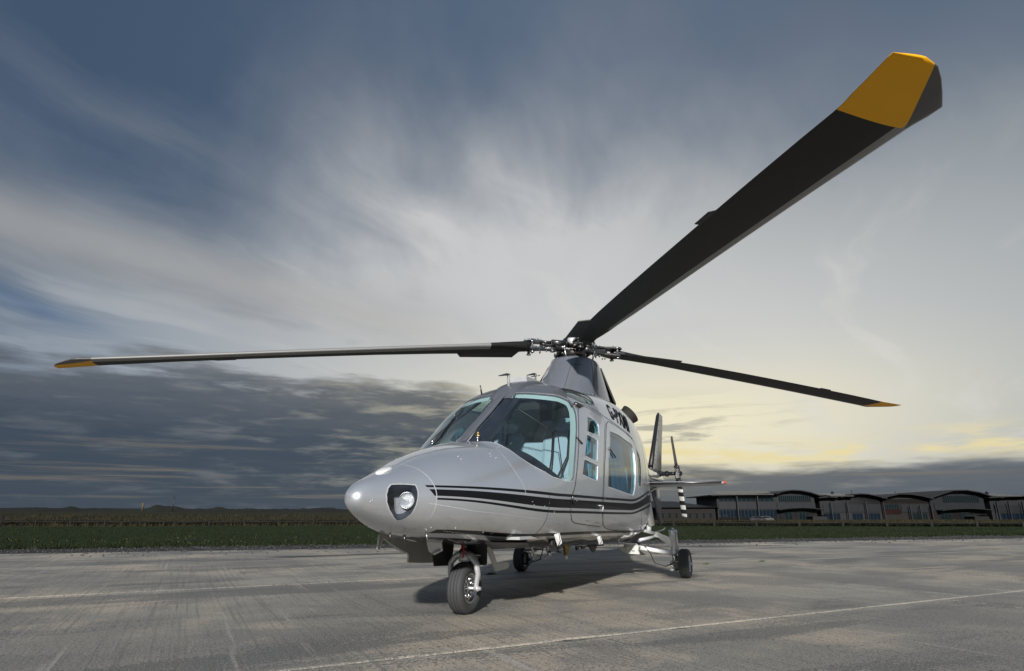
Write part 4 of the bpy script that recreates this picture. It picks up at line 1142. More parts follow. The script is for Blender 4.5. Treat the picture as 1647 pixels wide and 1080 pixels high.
hb = empty('rotor_head', HUB, parent=HG)
mb = MB(); mb.lathe([(-.22, .085), (-.14, .09), (-.13, .14), (-.05, .15), (-.03, .10), (.02, .11), (.06, .10)], (0, 0, 0), (0, 0, 1), 28); mb.build('hub_body', M['ti'], hb)
mb = MB(); mb.sphere((0, 0, .06), .17, 22, (1, 1, .62)); mb.build('hub_cap', M['black'], hb)
mb = MB(); mb.lathe([(-.30, .17), (-.27, .19), (-.24, .19), (-.23, .12)], (0, 0, 0), (0, 0, 1), 28); mb.build('swash_plate', M['dsteel'], hb)
mb = MB(); mb.lathe([(-.62, .075), (-.10, .075)], (0, 0, 0), (0, 0, 1), 20); mb.build('mast', M['steel'], hb)
rnd = random.Random(3)
for az in (33.35, 137.44, -49.0, 212.0):
    g = empty('blade_grip', parent=HG); g.location = HUB; g.rotation_euler = (0, 0, R(az))
    mb = MB(); mb.plate([(.10, -.08, .035), (.30, -.065, .035), (.42, -.055, .04), (.62, -.105, .045), (.68, -.06, .045), (.69, .06, .045), (.62, .105, .045), (.42, .055, .04), (.30, .065, .035), (.10, .08, .035)], (0, 0, .022)); mb.build('grip_upper_arm', M['steel'] if az in (-49.0,) else M['ti'], g)
    mb = MB(); mb.plate([(.10, -.08, -.035), (.30, -.065, -.035), (.42, -.055, -.045), (.62, -.105, -.055), (.68, -.06, -.055), (.69, .06, -.055), (.62, .105, -.055), (.42, .055, -.045), (.30, .065, -.035), (.10, .08, -.035)], (0, 0, .022)); mb.build('grip_lower_arm', M['steel'] if az in (-49.0,) else M['ti'], g)
    mb = MB(); mb.lathe([(0, .045), (.05, .060), (.12, .060), (.16, .048), (.24, .045), (.30, .052), (.34, .052)], (.12, 0, -.002), (1, 0, 0), 18); mb.build('pitch_bearing', M['ti'], g)
    mb = MB(); mb.lathe([(-.075, .02), (-.075, .034), (-.04, .034), (-.04, .026), (.04, .026), (.04, .034), (.07, .034), (.07, .018)], (.30, 0, 0), (0, 0, 1), 14); mb.build('flap_bolt', M['steel'], g)
    # lead-lag damper, pitch horn and link
    mb = MB(); mb.tube([(.14, .15, .01), (.20, .15, .01), (.20, .15, .01)], [.022, .022, .022], 12); mb.tube([(.18, .15, .01), (.36, .135, .015)], .034, 14); mb.tube([(.36, .135, .015), (.50, .10, .02)], .013, 10); mb.build('lag_damper', M['dsteel'], g)
    mb = MB(); mb.tube([(.28, .05, -.01), (.26, .15, -.05), (.22, .21, -.06)], [.03, .02, .022], 10); mb.build('pitch_horn', M['ti'], g)
    mb = MB(); mb.tube([(.22, .21, -.06), (.17, .17, -.26)], .011, 8); mb.sphere((.22, .21, -.055), .022, 8); mb.sphere((.17, .17, -.25), .020, 8); mb.build('pitch_link', M['steel'], g)
    mb = MB()
    for k in range(9):
        x, y, z = rnd.uniform(.10, .60), rnd.uniform(-.09, .09), rnd.choice((.055, -.062)); mb.lathe([(0, .010), (.012, .010), (.012, .006), (.022, .006)], (x, y, z - .01), (0, 0, 1 if z > 0 else -1), 6)
    tag(mb.build('grip_bolts', M['steel'], g), kind='stuff')
mb = MB(); mb.lathe([(0, .03), (.03, .052), (.085, .055), (.10, .045), (.105, .002)], (.10, .0, .05), (1, .35, .12), 18); mb.build('slip_ring_cover', M['silverpl'], hb)
mb = MB()
for k in range(4):
    a = R(20 + 90 * k); mb.tube([(.16 * math.cos(a), .16 * math.sin(a), -.40), (.17 * math.cos(a), .17 * math.sin(a), -.26)], .014, 8)
for k in range(3):
    a = R(-20 + 50 * k); mb.tube([(.10 * math.cos(a), .10 * math.sin(a), -.16), (.2 * math.cos(a), .2 * math.sin(a), -.20 - .02 * k), (.17 * math.cos(a + .4), .17 * math.sin(a + .4), -.30)], .006, 6)
mb.build('control_rod', M['brass'], hb)

# ------------------------------------------------------------------ roof fittings
def part(name, mat, f, parent=HG, **k): mb = MB(); f(mb); return mb.build(name, M[mat], parent)
def pit(dx, y, z0, parent=HG):
    g = empty('pitot_tube', (dx, y, z0), parent=parent)
    part('tube_stem', 'silverpl', lambda b: (b.tube([(0, 0, -.03), (0, 0, .08), (.012, 0, .10)], .014, 12)), g)
    part('tube_head', 'dsteel', lambda b: (b.tube([(-.01, 0, .10), (.04, 0, .096), (.11, 0, .076), (.22, 0, .045)], [.014, .012, .009, .004], 12)), g)
    return g
pit(-.80, .0, 1.925); pit(-1.42, .02, 2.055)
def topz(x, y):
    c = sec(s_of(x)); r = max(0, 1 - (abs(y) / c[2]) ** c[4]); return c[3] + (c[0] - c[3]) * r ** (1 / c[4])
def hump(b):
    vs = []; fs = []; n = 14
    for i in range(n + 1):
        f = i / n; x = -.60 - .95 * f; base = S(s_of(x), 1)[2]; h = .05 * sm(0, .18, f) * (1 - .9 * sm(.75, 1, f))
        for j, y in enumerate((-.125, -.11, -.06, .0, .06, .11, .125)): vs.append((x, y, topz(x, y) - .004 + (h * (1 if 1 < j < 5 else .8) if 0 < j < 6 else -.01)))
    for i in range(n):
        for j in range(6): a = i * 7 + j; fs.append((a, a + 1, a + 8, a + 7))
    b.add(vs, fs, True)
mb = MB(); hump(mb); mb.build('roof_spine_cover', M['post'], HG)
part('roof_antenna_box', 'silverpl', lambda b: b.add([(-1.04, -.09, 1.95), (-1.04, .09, 1.95), (-1.04, .085, 2.055), (-1.04, -.085, 2.055), (-1.66, -.09, 2.05), (-1.66, .09, 2.05), (-1.66, .06, 2.09), (-1.66, -.06, 2.09)], [(0, 1, 2, 3), (4, 7, 6, 5), (0, 4, 5, 1), (1, 5, 6, 2), (2, 6, 7, 3), (3, 7, 4, 0)]))
part('whip_aerial', 'dsteel', lambda b: b.tube([(-.86, -.32, 1.86), (-.83, -.325, 1.955)], [.010, .006], 8))
part('roof_aerial', 'dsteel', lambda b: (b.tube([(-1.36, .05, 2.03), (-1.36, .05, 2.125)], .005, 6), b.tube([(-1.36, .0, 2.12), (-1.36, .10, 2.125)], .005, 6)))
part('door_strap_hinge', 'dsteel', lambda b: (b.tube([Soff(s_of(-.93), .742, .012), Soff(s_of(-1.03), .735, .014)], [.022, .015], 10), b.sphere(Soff(s_of(-.92), .744, .012), .026, 10)))
# exhaust stubs
for sd in (1, -1):
    part('exhaust_pipe', 'brass', lambda b: b.lathe([(-.35, .10), (0, .11), (.10, .13), (.13, .137), (.13, .127), (.0, .10), (-.3, .09)], (-3.74, .36 * sd, 1.97), (-.35, .55 * sd, .55), 24))
M['soot'] = simple('exhaust_black', (.015, .013, .010), .8, var=.4)
for o in [o for o in bpy.data.objects if o.name.startswith('exhaust_pipe')]: o.data.materials[0] = M['soot']

# ------------------------------------------------------------------ wipers
def wiper(name, base, elbow, tip, b0, b1, blade=True):
    g = empty(name, (0, 0, 0), parent=HG)
    part('wiper_pivot', 'steel', lambda b: (b.tube([Vector(base) - Vector((0, 0, .045)), Vector(base)], .010, 8), b.sphere(base, .018, 8)), g)
    if blade:
        part('wiper_arm', 'black', lambda b: b.tube([base, elbow, tip], [.017, .013, .007], 8), g)
        part('wiper_blade', 'black', lambda b: (b.tube([b0, b1], .012, 6)), g)
def onsk(x, t, d=.02, side=-1): return Soff(s_of(x), t * side, d)
wiper('windscreen_wiper', (-.065, -.375, 1.325), (-.33, -.38, 1.49), (-.80, -.30, 1.775), (-.93, -.33, 1.85), (-.48, -.27, 1.64))
wiper('wiper_spindle', (.06, .13, 1.315), None, None, None, None, False)
part('wiper_spindle_cap', 'brass', lambda b: (b.tube([(.06, .13, 1.31), (.055, .13, 1.36)], .010, 8), b.sphere((.055, .13, 1.355), .014, 8), b.tube([(.06, .11, 1.335), (.06, .15, 1.335)], .006, 6)))

# ------------------------------------------------------------------ tail
def tailfin():
    g = empty('tail_fin', (0, 0, 0), parent=HG)
    def fin(poly, th, name, mat, parent):
        vs = []; 
        n = len(poly) // 2   # leading pts then trailing pts, same count bottom to top
        K = 10; prof = [(0, 0)]
        rings = []
        for i in range(n):
            a, b = Vector(poly[i]), Vector(poly[2 * n - 1 - i]); ring = []
            for k in range(K): u = k / (K - 1); ring.append(a.lerp(b, u) + Vector((0, th[i] * math.sin(math.pi * min(1, u ** .55)) * .5, 0)))
            for k in range(K - 2, 0, -1): u = k / (K - 1); ring.append(a.lerp(b, u) - Vector((0, th[i] * math.sin(math.pi * min(1, u ** .55)) * .5, 0)))
            rings.append(ring)
        m = len(rings[0]); vs = [v for r in rings for v in r]
        fs = [(i * m + j, i * m + (j + 1) % m, (i + 1) * m + (j + 1) % m, (i + 1) * m + j) for i in range(n - 1) for j in range(m)] + [tuple(range(m)), tuple(range((n - 1) * m, n * m))[::-1]]
        mb = MB(); mb.add(vs, fs, True); return mb.build(name, mat, parent)
    fin([(-6.75, 0, 1.40), (-7.25, 0, 1.95), (-7.85, 0, 2.62), (-7.95, 0, 2.69), (-8.35, 0, 2.69), (-8.33, 0, 2.60), (-8.02, 0, 1.95), (-7.75, 0, 1.25)], [.16, .12, .07, .04], 'upper_fin', M['finp'], g)
    mb = MB(); mb.tube([(-6.90, 0, 1.56), (-7.25, 0, 1.955), (-7.85, 0, 2.625), (-7.95, 0, 2.695)], [.05, .042, .034, .02], 10, flat=None); mb.build('fin_leading_edge', M['black'], g)
    fin([(-6.85, 0, 1.25), (-7.1, 0, .95), (-7.42, 0, .60), (-7.45, 0, .56), (-7.62, 0, .56), (-7.64, 0, .60), (-7.62, 0, .95), (-7.55, 0, 1.30)], [.10, .06, .04, .03], 'lower_fin', M['lowfin'], g)
    mb = MB(); mb.tube([(-6.85, .0, 1.2), (-7.1, 0, .93), (-7.44, 0, .55)], [.028, .024, .02], 8); mb.tube([(-7.45, 0, .57), (-7.62, 0, .60)], .008, 6); mb.build('tail_skid', M['dsteel'], g)
m_, nt_, b_ = newmat('fin_paint'); p_ = tc_obj(); x_, y_, z_ = sep(p_); n_ = nz(p_, 4, 7, .7); rv = sstep(.5, .62, nz(vec(x_ * 3, z_ * 3, 0.0), 4, 4, .7))
setc(b_, 'Base Color', mixc(rv * .6, mixc(n_, (.28, .28, .27), (.40, .39, .34)), (.10, .09, .06))); setc(b_, 'Metallic', .3); setc(b_, 'Roughness', .4); M['finp'] = m_
M['lowfin'] = simple('lower_fin_navy', (.03, .032, .045), .45, var=.2, coat=.4)
tailfin()
def stab(side):
    g = empty('tail_plane', (0, 0, 0), parent=HG)
    rings = []; K = 12
    for y in (.10, .5, 1.0, 1.36, 1.40):
        le, te, th = -5.36, -5.86, .075 * (1 if y < 1.3 else (.8 if y < 1.38 else .4)); ring = []
        for k in range(K): a = 2 * math.pi * k / K; u = .5 - .5 * math.cos(a); ring.append((le + (te - le) * u, y * side, 1.185 + th * .5 * math.sin(a) * (1.3 - u * .6)))
        rings.append(ring)
    vs = [v for r in rings for v in r]; fs = [(i * K + j, i * K + (j + 1) % K, (i + 1) * K + (j + 1) % K, (i + 1) * K + j) for i in range(4) for j in range(K)] + [tuple(range(K)), tuple(range(4 * K, 5 * K))[::-1]]
    mb = MB(); mb.add(vs, fs, True); mb.build('tail_plane_skin', M['silverpl'], g)
    mb = MB(); mb.tube([(-5.345, .14 * side, 1.19), (-5.345, 1.38 * side, 1.19)], .016, 8); mb.build('tail_plane_edge', M['dsteel'], g)
    mb = MB(); mb.tube([(-5.42, 1.40 * side, 1.19), (-5.44, 1.425 * side, 1.19)], [.022, .016], 10); mb.sphere((-5.43, 1.42 * side, 1.19), .026, 10, (1.6, .8, .8)); mb.build('navigation_light', M['redlens'] if side > 0 else M['glassgreen'], g)
M['glassgreen'] = simple('green_lens', (.03, .45, .12), .2, coat=1)
stab(1); stab(-1)
def tailrotor():
    g = empty('tail_rotor', (0, 0, 0), parent=HG); c = Vector((-7.22, .42, 1.45))
    part('gearbox_shaft', 'dsteel', lambda b: (b.tube([(-7.20, .0, 1.46), (-7.22, .20, 1.45), (-7.22, .44, 1.45)], [.06, .035, .03], 12), b.lathe([(0, .05), (.05, .055), (.06, .03)], (-7.22, .20, 1.45), (0, 1, 0), 14)), g)
    part('rotor_hub', 'ti', lambda b: (b.box(c, (.09, .09, .20), bev=.015), b.sphere(c + Vector((0, .04, 0)), .05, 10), b.tube([c + Vector((-.05, .03, .10)), c + Vector((.05, .03, -.10))], .012, 6), b.tube([c + Vector((-.12, -.06, .0)), c + Vector((.12, -.06, .0))], .014, 6), b.lathe([(0, .02), (.10, .02)], c + Vector((.05, -.05, .12)), (0, 1, 0), 8), b.lathe([(0, .02), (.10, .02)], c + Vector((-.05, -.05, -.12)), (0, 1, 0), 8)), g)
    for nm, tip in (('tail_blade', Vector((-6.98, .40, 2.10))), ('tail_blade', Vector((-7.60, .42, .68)))):
        d = (tip - c).normalized(); w = d.cross(Vector((0, 1, 0))).normalized(); up = tip.z > c.z
        # the blade is set at a coarse pitch so it is seen nearly edge-on above and flat below
        wq = (w * (.97 if up else .45) + Vector((0, 1, 0)) * (.16 if up else .89)).normalized()
        L = (tip - c).length
        mb = MB(); vs = []; st = ((.14, .035, .03), (.24, .055, .02), (.40, .06, .014), (L - .03, .06, .010), (L, .045, .006)); K = 8; nn = d.cross(wq).normalized()
        for r, hw, ht in st:
            for k in range(K): a = 2 * math.pi * k / K; vs.append(c + d * r + wq * hw * math.cos(a) + nn * ht * math.sin(a))
        fs = [(i * K + j, i * K + (j + 1) % K, (i + 1) * K + (j + 1) % K, (i + 1) * K + j) for i in range(len(st) - 1) for j in range(K)] + [tuple(range(K)), tuple(range((len(st) - 1) * K, len(st) * K))[::-1]]
        mb.add(vs, fs, True); mb.build(nm, M['trb'] , g)
m_, nt_, b_ = newmat('tail_blade_stripes'); x_, y_, z_ = sep(tc_obj()); r_ = ((x_ + 7.22) * (x_ + 7.22) + (z_ - 1.45) * (z_ - 1.45)) ** .5
st_ = ((r_ + (x_ + 7.22) * .25 - .02) * 6.6).frac().gt(.5) * r_.gt(.30) 
setc(b_, 'Base Color', mixc((st_ * z_.lt(1.3)), mixc(z_.gt(1.3), (.02, .02, .02), (.07, .07, .07)), (.72, .72, .70))); setc(b_, 'Roughness', .4); M['trb'] = m_
tailrotor()
part('tail_boom_strakes', 'dsteel', lambda b: (b.tube([(-4.6, .30, 1.02), (-5.6, .22, 1.06), (-6.9, .12, 1.2)], .012, 6), b.tube([(-4.4, .36, .93), (-5.5, .2, .98), (-6.2, .1, 1.08)], .010, 6)))

# ------------------------------------------------------------------ undercarriage
def wheel(name, c, rad, width, parent, side=1, grooves=(0, .33)):
    g = empty(name, c, parent=parent); w = width / 2; pr = []
    pts = [(-w * .75, rad * .56), (-w * .95, rad * .66), (-w, rad * .80), (-w * .86, rad * .93), (-w * .60, rad * .985)]
    gl = []
    for y in (-.40, 0, .40):
        gl += [(w * y - .004, rad * (1 - .018 * y * y * 4 * .2)), (w * y - .003, rad * .965), (w * y + .003, rad * .965), (w * y + .004, rad * 1.0)]
    pts += gl + [(w * .60, rad * .985), (w * .86, rad * .93), (w, rad * .80), (w * .95, rad * .66), (w * .75, rad * .56)]
    mb = MB(); mb.lathe(pts, (0, 0, 0), (0, 1, 0), 56, closed=True); mb.build('tyre', M['rubber'], g)
    mb = MB(); mb.lathe([(-w * .80, rad * .585), (-w * .84, rad * .56), (-w * .70, rad * .50), (-w * .45, rad * .44), (-w * .40, rad * .16), (-w * .62, rad * .15), (-w * .62, .012)], (0, 0, 0), (0, 1, 0), 40, caps=False)
    mb.lathe([(w * .80, rad * .585), (w * .84, rad * .56), (w * .70, rad * .50), (w * .45, rad * .44), (w * .40, rad * .16), (w * .62, rad * .15), (w * .62, .012)], (0, 0, 0), (0, 1, 0), 40, caps=False)
    for k in range(8):
        a = 2 * math.pi * k / 8
        for s_ in (-1, 1):
            mb.tube([(math.cos(a) * rad * .17, s_ * w * .52, math.sin(a) * rad * .17), (math.cos(a) * rad * .46, s_ * w * .58, math.sin(a) * rad * .46)], [.012, .009], 6)
            mb.lathe([(0, .008), (.012, .008)], (math.cos(a + .39) * rad * .36, s_ * w * .48, math.sin(a + .39) * rad * .36), (0, s_, 0), 6)
    mb.build('wheel_rim', M['steel'], g); return g
# nose leg
ng = empty('nose_leg', (0, 0, 0), parent=HG)
wheel('nose_wheel', (-.0, .005, .186), .186, .135, HG)
part('strut', 'dsteel', lambda b: (b.tube([(.0, .0, .60), (.0, 0, .44)], .030, 16), b.lathe([(.0, .036), (.012, .044), (.03, .044), (.045, .036)], (0, 0, .425), (0, 0, 1), 20), b.tube([(-.06, -.02, .56), (-.045, -.02, .43)], .012, 8)), ng)
def fork(b):
    for s_ in (-1, 1):
        pts = [(.0, .018 * s_, .435), (.01, .07 * s_, .415), (.015, .112 * s_, .365), (.005, .122 * s_, .29), (.0, .105 * s_, .20), (.0, .10 * s_, .178)]
        b.tube(pts, [.038, .036, .030, .025, .021, .026], 12, flat=.75)
    b.lathe([(-.02, .045), (.0, .050), (.03, .046), (.05, .034)], (0, 0, .395), (0, 0, 1), 20)
    b.tube([(.0, -.13, .186), (.0, .145, .186)], .011, 10)
    b.lathe([(0, .022), (.012, .022), (.014, .014), (.03, .013)], (0, .112, .186), (0, 1, 0), 12); b.lathe([(0, .022), (.02, .022)], (0, -.112, .186), (0, -1, 0), 12)
part('fork', 'silverpl', fork, ng)
part('torque_link', 'steel', lambda b: (b.tube([(-.04, -.03, .47), (-.11, -.03, .40), (-.05, -.03, .33)], .009, 8), b.tube([(-.02, .118, .34), (-.03, .125, .24)], .008, 6)), ng)
# nose gear doors
def doorshape(b):  # long starboard door, pale inside, scalloped lower edge
    y = -.25
    pts = [(.78, .602), (.76, .50), (.735, .478), (.715, .565), (.60, .515), (.50, .480), (.44, .462), (.37, .447), (.345, .425), (.335, .385), (.315, .378), (.10, .362), (-.10, .352), (-.11, .50), (.4, .53)]
    b.plate([(x, y - (.60 - z) * .25, z) for x, z in pts], (0, .008, 0))
part('nose_gear_door', 'doorin', doorshape) if 'doorin' in M else None
M['doorin'] = simple('door_inner_skin', (.30, .295, .275), .45, metal=.3, var=.18, scale=8)
part('nose_gear_door', 'doorin', doorshape)
part('door_edge_rib', 'offwhite', lambda b: (b.tube([(.775, -.252, .59), (.758, -.27, .50), (.74, -.275, .48), (.718, -.255, .565), (.60, -.268, .52), (.44, -.28, .468), (.37, -.285, .452), (.345, -.29, .43), (.335, -.30, .385)], .006, 6)))
def blackdoor(b): b.plate([(.03, -.215, .505), (.03, -.25, .345), (.05, -.25, .34), (-.09, -.06, .34), (-.11, -.02, .505)], (.003, .003, 0))
part('rear_gear_door', 'black', lambda b: (b.plate([(.20, -.19, .53), (.14, -.19, .345), (-.02, -.13, .340), (-.04, -.12, .52)], (.004, .008, 0)), ))
part('rear_gear_door', 'black', lambda b: (b.plate([(-.06, -.055, .53), (-.06, -.055, .37), (-.05, .0, .358), (-.03, .17, .350), (-.02, .185, .365), (-.02, .185, .53)], (.008, .0, 0)), ))
def placards(b):
    rr = random.Random(5)
    for (x, y0, z0, n, rows) in ((-.012, .075, .418, 7, 2), (-.045, -.035, .42, 3, 3)):
        for r_ in range(rows):
            for k in range(n - r_ * (2 if rows == 2 else 0)):
                b.add([(x + .006, y0 + k * .009, z0 - r_ * .018), (x + .006, y0 + k * .009 + .0065, z0 - r_ * .018), (x + .006, y0 + k * .009 + .0065, z0 - r_ * .018 + .009 * rr.uniform(.6, 1)), (x + .006, y0 + k * .009, z0 - r_ * .018 + .009)], [(0, 1, 2, 3)])
tag(part('door_placard', 'offwhite', placards), kind='stuff')
# streamer
sg = MB(); sg.tube([(.07, .035, .56), (.072, .037, .53), (.078, .028, .49), (.074, .034, .45), (.08, .028, .405)], [.005, .008, .007, .0085, .006], 6, flat=.4)
o = sg.build('warning_streamer', M['red']); tag(o, 'thin red warning streamer hanging in front of the nose wheel leg', 'streamer')
# main legs
def mainleg(s_):
    g = empty('main_leg', (0, 0, 0), parent=HG)
    wheel('main_wheel', (-3.5, 1.075 * s_, .165), .165, .125, HG)
    Y = .955 * s_
    part('oleo_cylinder', 'silverpl', lambda b: (b.lathe([(0, .045), (.01, .052), (.10, .052), (.11, .040), (.24, .040), (.26, .047), (.28, .047)], (-3.5, Y, .545), (0, 0, -1), 24), b.lathe([(0, .006), (.0, .018), (.02, .018), (.022, .010), (.03, .008)], (-3.5, Y, .543), (0, 0, 1), 10), b.tube([(-3.46, Y + .05 * s_, .53), (-3.46, Y + .055 * s_, .28)], .010, 6)), g)
    part('oleo_piston', 'steel', lambda b: (b.tube([(-3.5, Y, .30), (-3.5, Y, .10)], .030, 18), b.lathe([(0, .036), (.03, .036)], (-3.5, Y, .15), (0, 0, 1), 18)), g)
    part('axle', 'silverpl', lambda b: (b.tube([(-3.5, Y - .06 * s_, .165), (-3.5, 1.03 * s_, .165)], .024, 12), b.tube([(-3.5, 1.10 * s_, .165), (-3.5, 1.165 * s_, .165)], [.03, .014], 12), b.tube([(-3.46, Y - .07 * s_, .165), (-3.46, Y, .11)], .014, 8), b.tube([(-3.44, Y - .05 * s_, .09), (-3.5, Y + .02 * s_, .09)], .016, 8)), g)
    part('brake_unit', 'dsteel', lambda b: (b.lathe([(0, .085), (.035, .085), (.04, .05)], (-3.5, 1.02 * s_, .165), (0, -s_, 0), 20), b.box((-3.43, .99 * s_, .15), (.06, .05, .09), bev=.01), b.box((-3.56, .99 * s_, .20), (.05, .05, .07), bev=.01)), g)
    part('upper_arm', 'white', lambda b: (b.plate([(-3.42, .77 * s_, .520), (-3.47, Y - .035 * s_, .455), (-3.50, Y - .02 * s_, .455), (-3.50, Y - .02 * s_, .345), (-3.47, Y - .05 * s_, .37), (-3.42, .80 * s_, .455), (-3.42, .75 * s_, .470)], (.05, 0, 0)), b.lathe([(-.03, .032), (.03, .032)], (-3.42, .775 * s_, .492), (1, 0, 0), 14)), g)
    part('side_brace', 'silverpl', lambda b: (b.tube([(-3.25, .58 * s_, .56), (-3.42, .77 * s_, .497)], .020, 10), b.tube([(-3.2, .60 * s_, .43), (-3.36, .70 * s_, .455), (-3.42, .78 * s_, .48)], [.022, .018, .010], 8), b.tube([(-3.42, .76 * s_, .52), (-3.42, .86 * s_, .55), (-3.42, .88 * s_, .57)], .010, 6)), g)
    part('lower_arm', 'white', lambda b: b.tube([(-3.30, .56 * s_, .345), (-3.48, Y - .02 * s_, .272)], [.028, .024], 8), g)
    part('arm_bracket', 'offwhite', lambda b: (b.plate([(-3.22, .42 * s_, .38), (-3.22, .60 * s_, .37), (-3.22, .585 * s_, .31), (-3.22, .60 * s_, .27), (-3.22, .47 * s_, .275), (-3.22, .40 * s_, .32)], (.05, 0, 0)), b.lathe([(-.04, .018), (.04, .018)], (-3.22, .46 * s_, .34), (1, 0, 0), 10), b.lathe([(-.035, .014), (.035, .014)], (-3.2, .54 * s_, .325), (1, 0, 0), 10)), g)
    part('gear_bay_fairing', 'doorin', lambda b: b.add([(-3.05, .40 * s_, .33), (-3.35, .44 * s_, .245), (-3.6, .58 * s_, .24), (-3.75, .72 * s_, .255), (-3.7, .70 * s_, .30), (-3.5, .56 * s_, .34), (-3.2, .46 * s_, .36)], [(0, 1, 2, 6), (2, 5, 6), (2, 3, 4, 5)]), g)
    part('brake_hose', 'black', lambda b: b.tube([(-3.46, .97 * s_, .18), (-3.40, .86 * s_, .13), (-3.36, .74 * s_, .17), (-3.34, .70 * s_, .28), (-3.32, .64 * s_, .36)], .007, 6), g)
mainleg(1); mainleg(-1)
# wheel-bay mouth on the rear lower flank: dark recess and its curved lip
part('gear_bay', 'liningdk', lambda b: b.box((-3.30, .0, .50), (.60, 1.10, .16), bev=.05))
part('gear_bay_lip', 'silverpl', lambda b: b.tube([Soff(s_of(-2.55), .20, .004), Soff(s_of(-2.85), .165, .006), Soff(s_of(-3.08), .150, .008), Vector((-3.22, .56, .385)), Vector((-3.26, .60, .345))], .010, 8))
part('flank_duct', 'white', lambda b: (b.tube([(-3.30, .72, .86), (-3.36, .725, .60)], [.035, .045], 12), b.tube([(-3.36, .70, .60), (-3.37, .69, .53)], .03, 10)))
# belly fittings
part('belly_aerial', 'offwhite', lambda b: b.plate([(-.30, .0, .49), (-.52, .0, .49), (-.47, 0, .44), (-.56, 0, .33), (-.72, 0, .325), (-.80, 0, .318), (-.80, 0, .28), (-.76, 0, .268), (-.54, 0, .262), (-.42, 0, .40), (-.36, 0, .46)], (0, .014, 0)))
part('belly_probe', 'brass', lambda b: (b.lathe([(0, .05), (.012, .05), (.02, .034), (.09, .020)], (-1.70, .22, .425), (0, 0, -1), 16)))
part('belly_probe_tip', 'white', lambda b: b.lathe([(0, .018), (.035, .012), (.04, .004)], (-1.70, .22, .335), (0, 0, -1), 12))
part('belly_fin_aerial', 'black', lambda b: b.plate([(-2.35, .22, .42), (-2.80, .22, .42), (-2.66, .22, .33), (-2.60, .22, .315), (-2.54, .22, .33)], (0, .012, 0)))
part('belly_rail', 'black', lambda b: (b.tube([(-1.9, .25, .405), (-2.4, .25, .39), (-2.9, .25, .38)], .007, 6), b.box((-1.95, .25, .385), (.05, .02, .03)), b.box((-2.15, .25, .385), (.10, .015, .02))))
part('drain_mast', 'steel', lambda b: (b.tube([(-1.05, .12, .44), (-1.10, .12, .37), (-1.28, .12, .345)], [.012, .012, .008], 8), b.tube([(-1.22, .20, .43), (-1.26, .20, .36), (-1.16, .20, .33)], .008, 6), b.sphere((-1.26, .21, .375), .026, 8), b.box((-1.1, .1, .40), (.16, .05, .03), bev=.01), b.tube([(-1.3, .05, .42), (-1.25, .2, .42)], .02, 8)))
part('landing_lamp_plate', 'offwhite', lambda b: b.plate([(-3.0, -.55, .42), (-3.35, -.62, .33), (-3.35, -.95, .30), (-3.3, -.60, .42)], (0, 0, .03)))
part('belly_scoop', 'dsteel', lambda b: b.add([(.45, .40, .54), (.12, .30, .475), (-.25, .44, .475), (.05, .56, .525), (.1, .42, .485)], [(0, 1, 4), (1, 2, 4), (2, 3, 4), (3, 0, 4)]))
part('belly_probe_front', 'silverpl', lambda b: (b.plate([(.44, -.08, .55), (.40, -.08, .47), (.37, -.05, .44), (.33, .0, .47), (.36, .0, .55)], (.006, .004, 0)), b.tube([(.39, -.05, .45), (.36, .0, .475)], .008, 6)))
# pale faceted mooring / step covers on the port and starboard sills
for sd in (1, -1):
    for x, big in ((-.38, 1.0), (-1.42, .85)):
        t = .262 if x > -1 else .25; p = Soff(s_of(x), t * sd, 0); n = nrm(s_of(x), t * sd); zz = Vector((0, 0, 1)); xx = Vector((1, 0, 0))
        a = .062 * big; h = .085 * big
        mb = MB(); q = p + n * .055 + xx * .012
        T_, B_, F_, K_ = p + zz * h + n * .006, p - zz * h + n * .006, p + xx * a * 1.1, p - xx * a
        q = p + n * .075 + xx * .006
        mb.add([T_, K_, B_, F_, q], [(0, 1, 4), (1, 2, 4), (2, 3, 4), (3, 0, 4), (0, 3, 2, 1)])
        cvr = mb.build('step_cover', M['white'], HG)
        part('step_cover_slot', 'dsteel', lambda b: b.tube([T_ + n * .004 + xx * .012, q.lerp(F_, .25) + n * .002, B_ + n * .004 + xx * .012], .0035, 5), cvr)
        part('step_cover_screw', 'dsteel', lambda b: b.sphere((p + q) / 2 - xx * a * .25 + n * .012, .009, 8), cvr)
    part('sill_catch', 'black', lambda b: (b.box(Soff(s_of(-.42), .225 * sd, .02), (.07, .04, .05), bev=.01), b.sphere(Soff(s_of(-.52), .225 * sd, .025), .02, 8)))
    # door handles and hinges
    for x, t in ((-1.22, .398), (-.93, .5)):
        pass
    part('door_handle', 'frame', lambda b: (b.tube([Soff(s_of(-1.02), .405 * sd, .008), Soff(s_of(-1.13), .402 * sd, .010)], .006, 6), b.tube([Soff(s_of(-1.13), .402 * sd, .010), Soff(s_of(-1.13), .375 * sd, .008)], .006, 6)))
    part('door_hinge', 'dsteel', lambda b: (b.tube([Soff(s_of(-.62), .655 * sd, .006), Soff(s_of(-.70), .63 * sd, .008)], .008, 6), b.tube([Soff(s_of(-.40), .455 * sd, .006), Soff(s_of(-.43), .415 * sd, .008)], .007, 6)))
    part('door_hinge', 'dsteel', lambda b: (b.tube([Soff(s_of(-1.47), .605 * sd, .006), Soff(s_of(-1.62), .585 * sd, .010)], .008, 6), b.sphere(Soff(s_of(-1.46), .607 * sd, .008), .014, 8)))
part('nose_pitot', 'steel', lambda b: (b.tube([(.88, .20, .62), (.885, .215, .565)], .007, 8)))

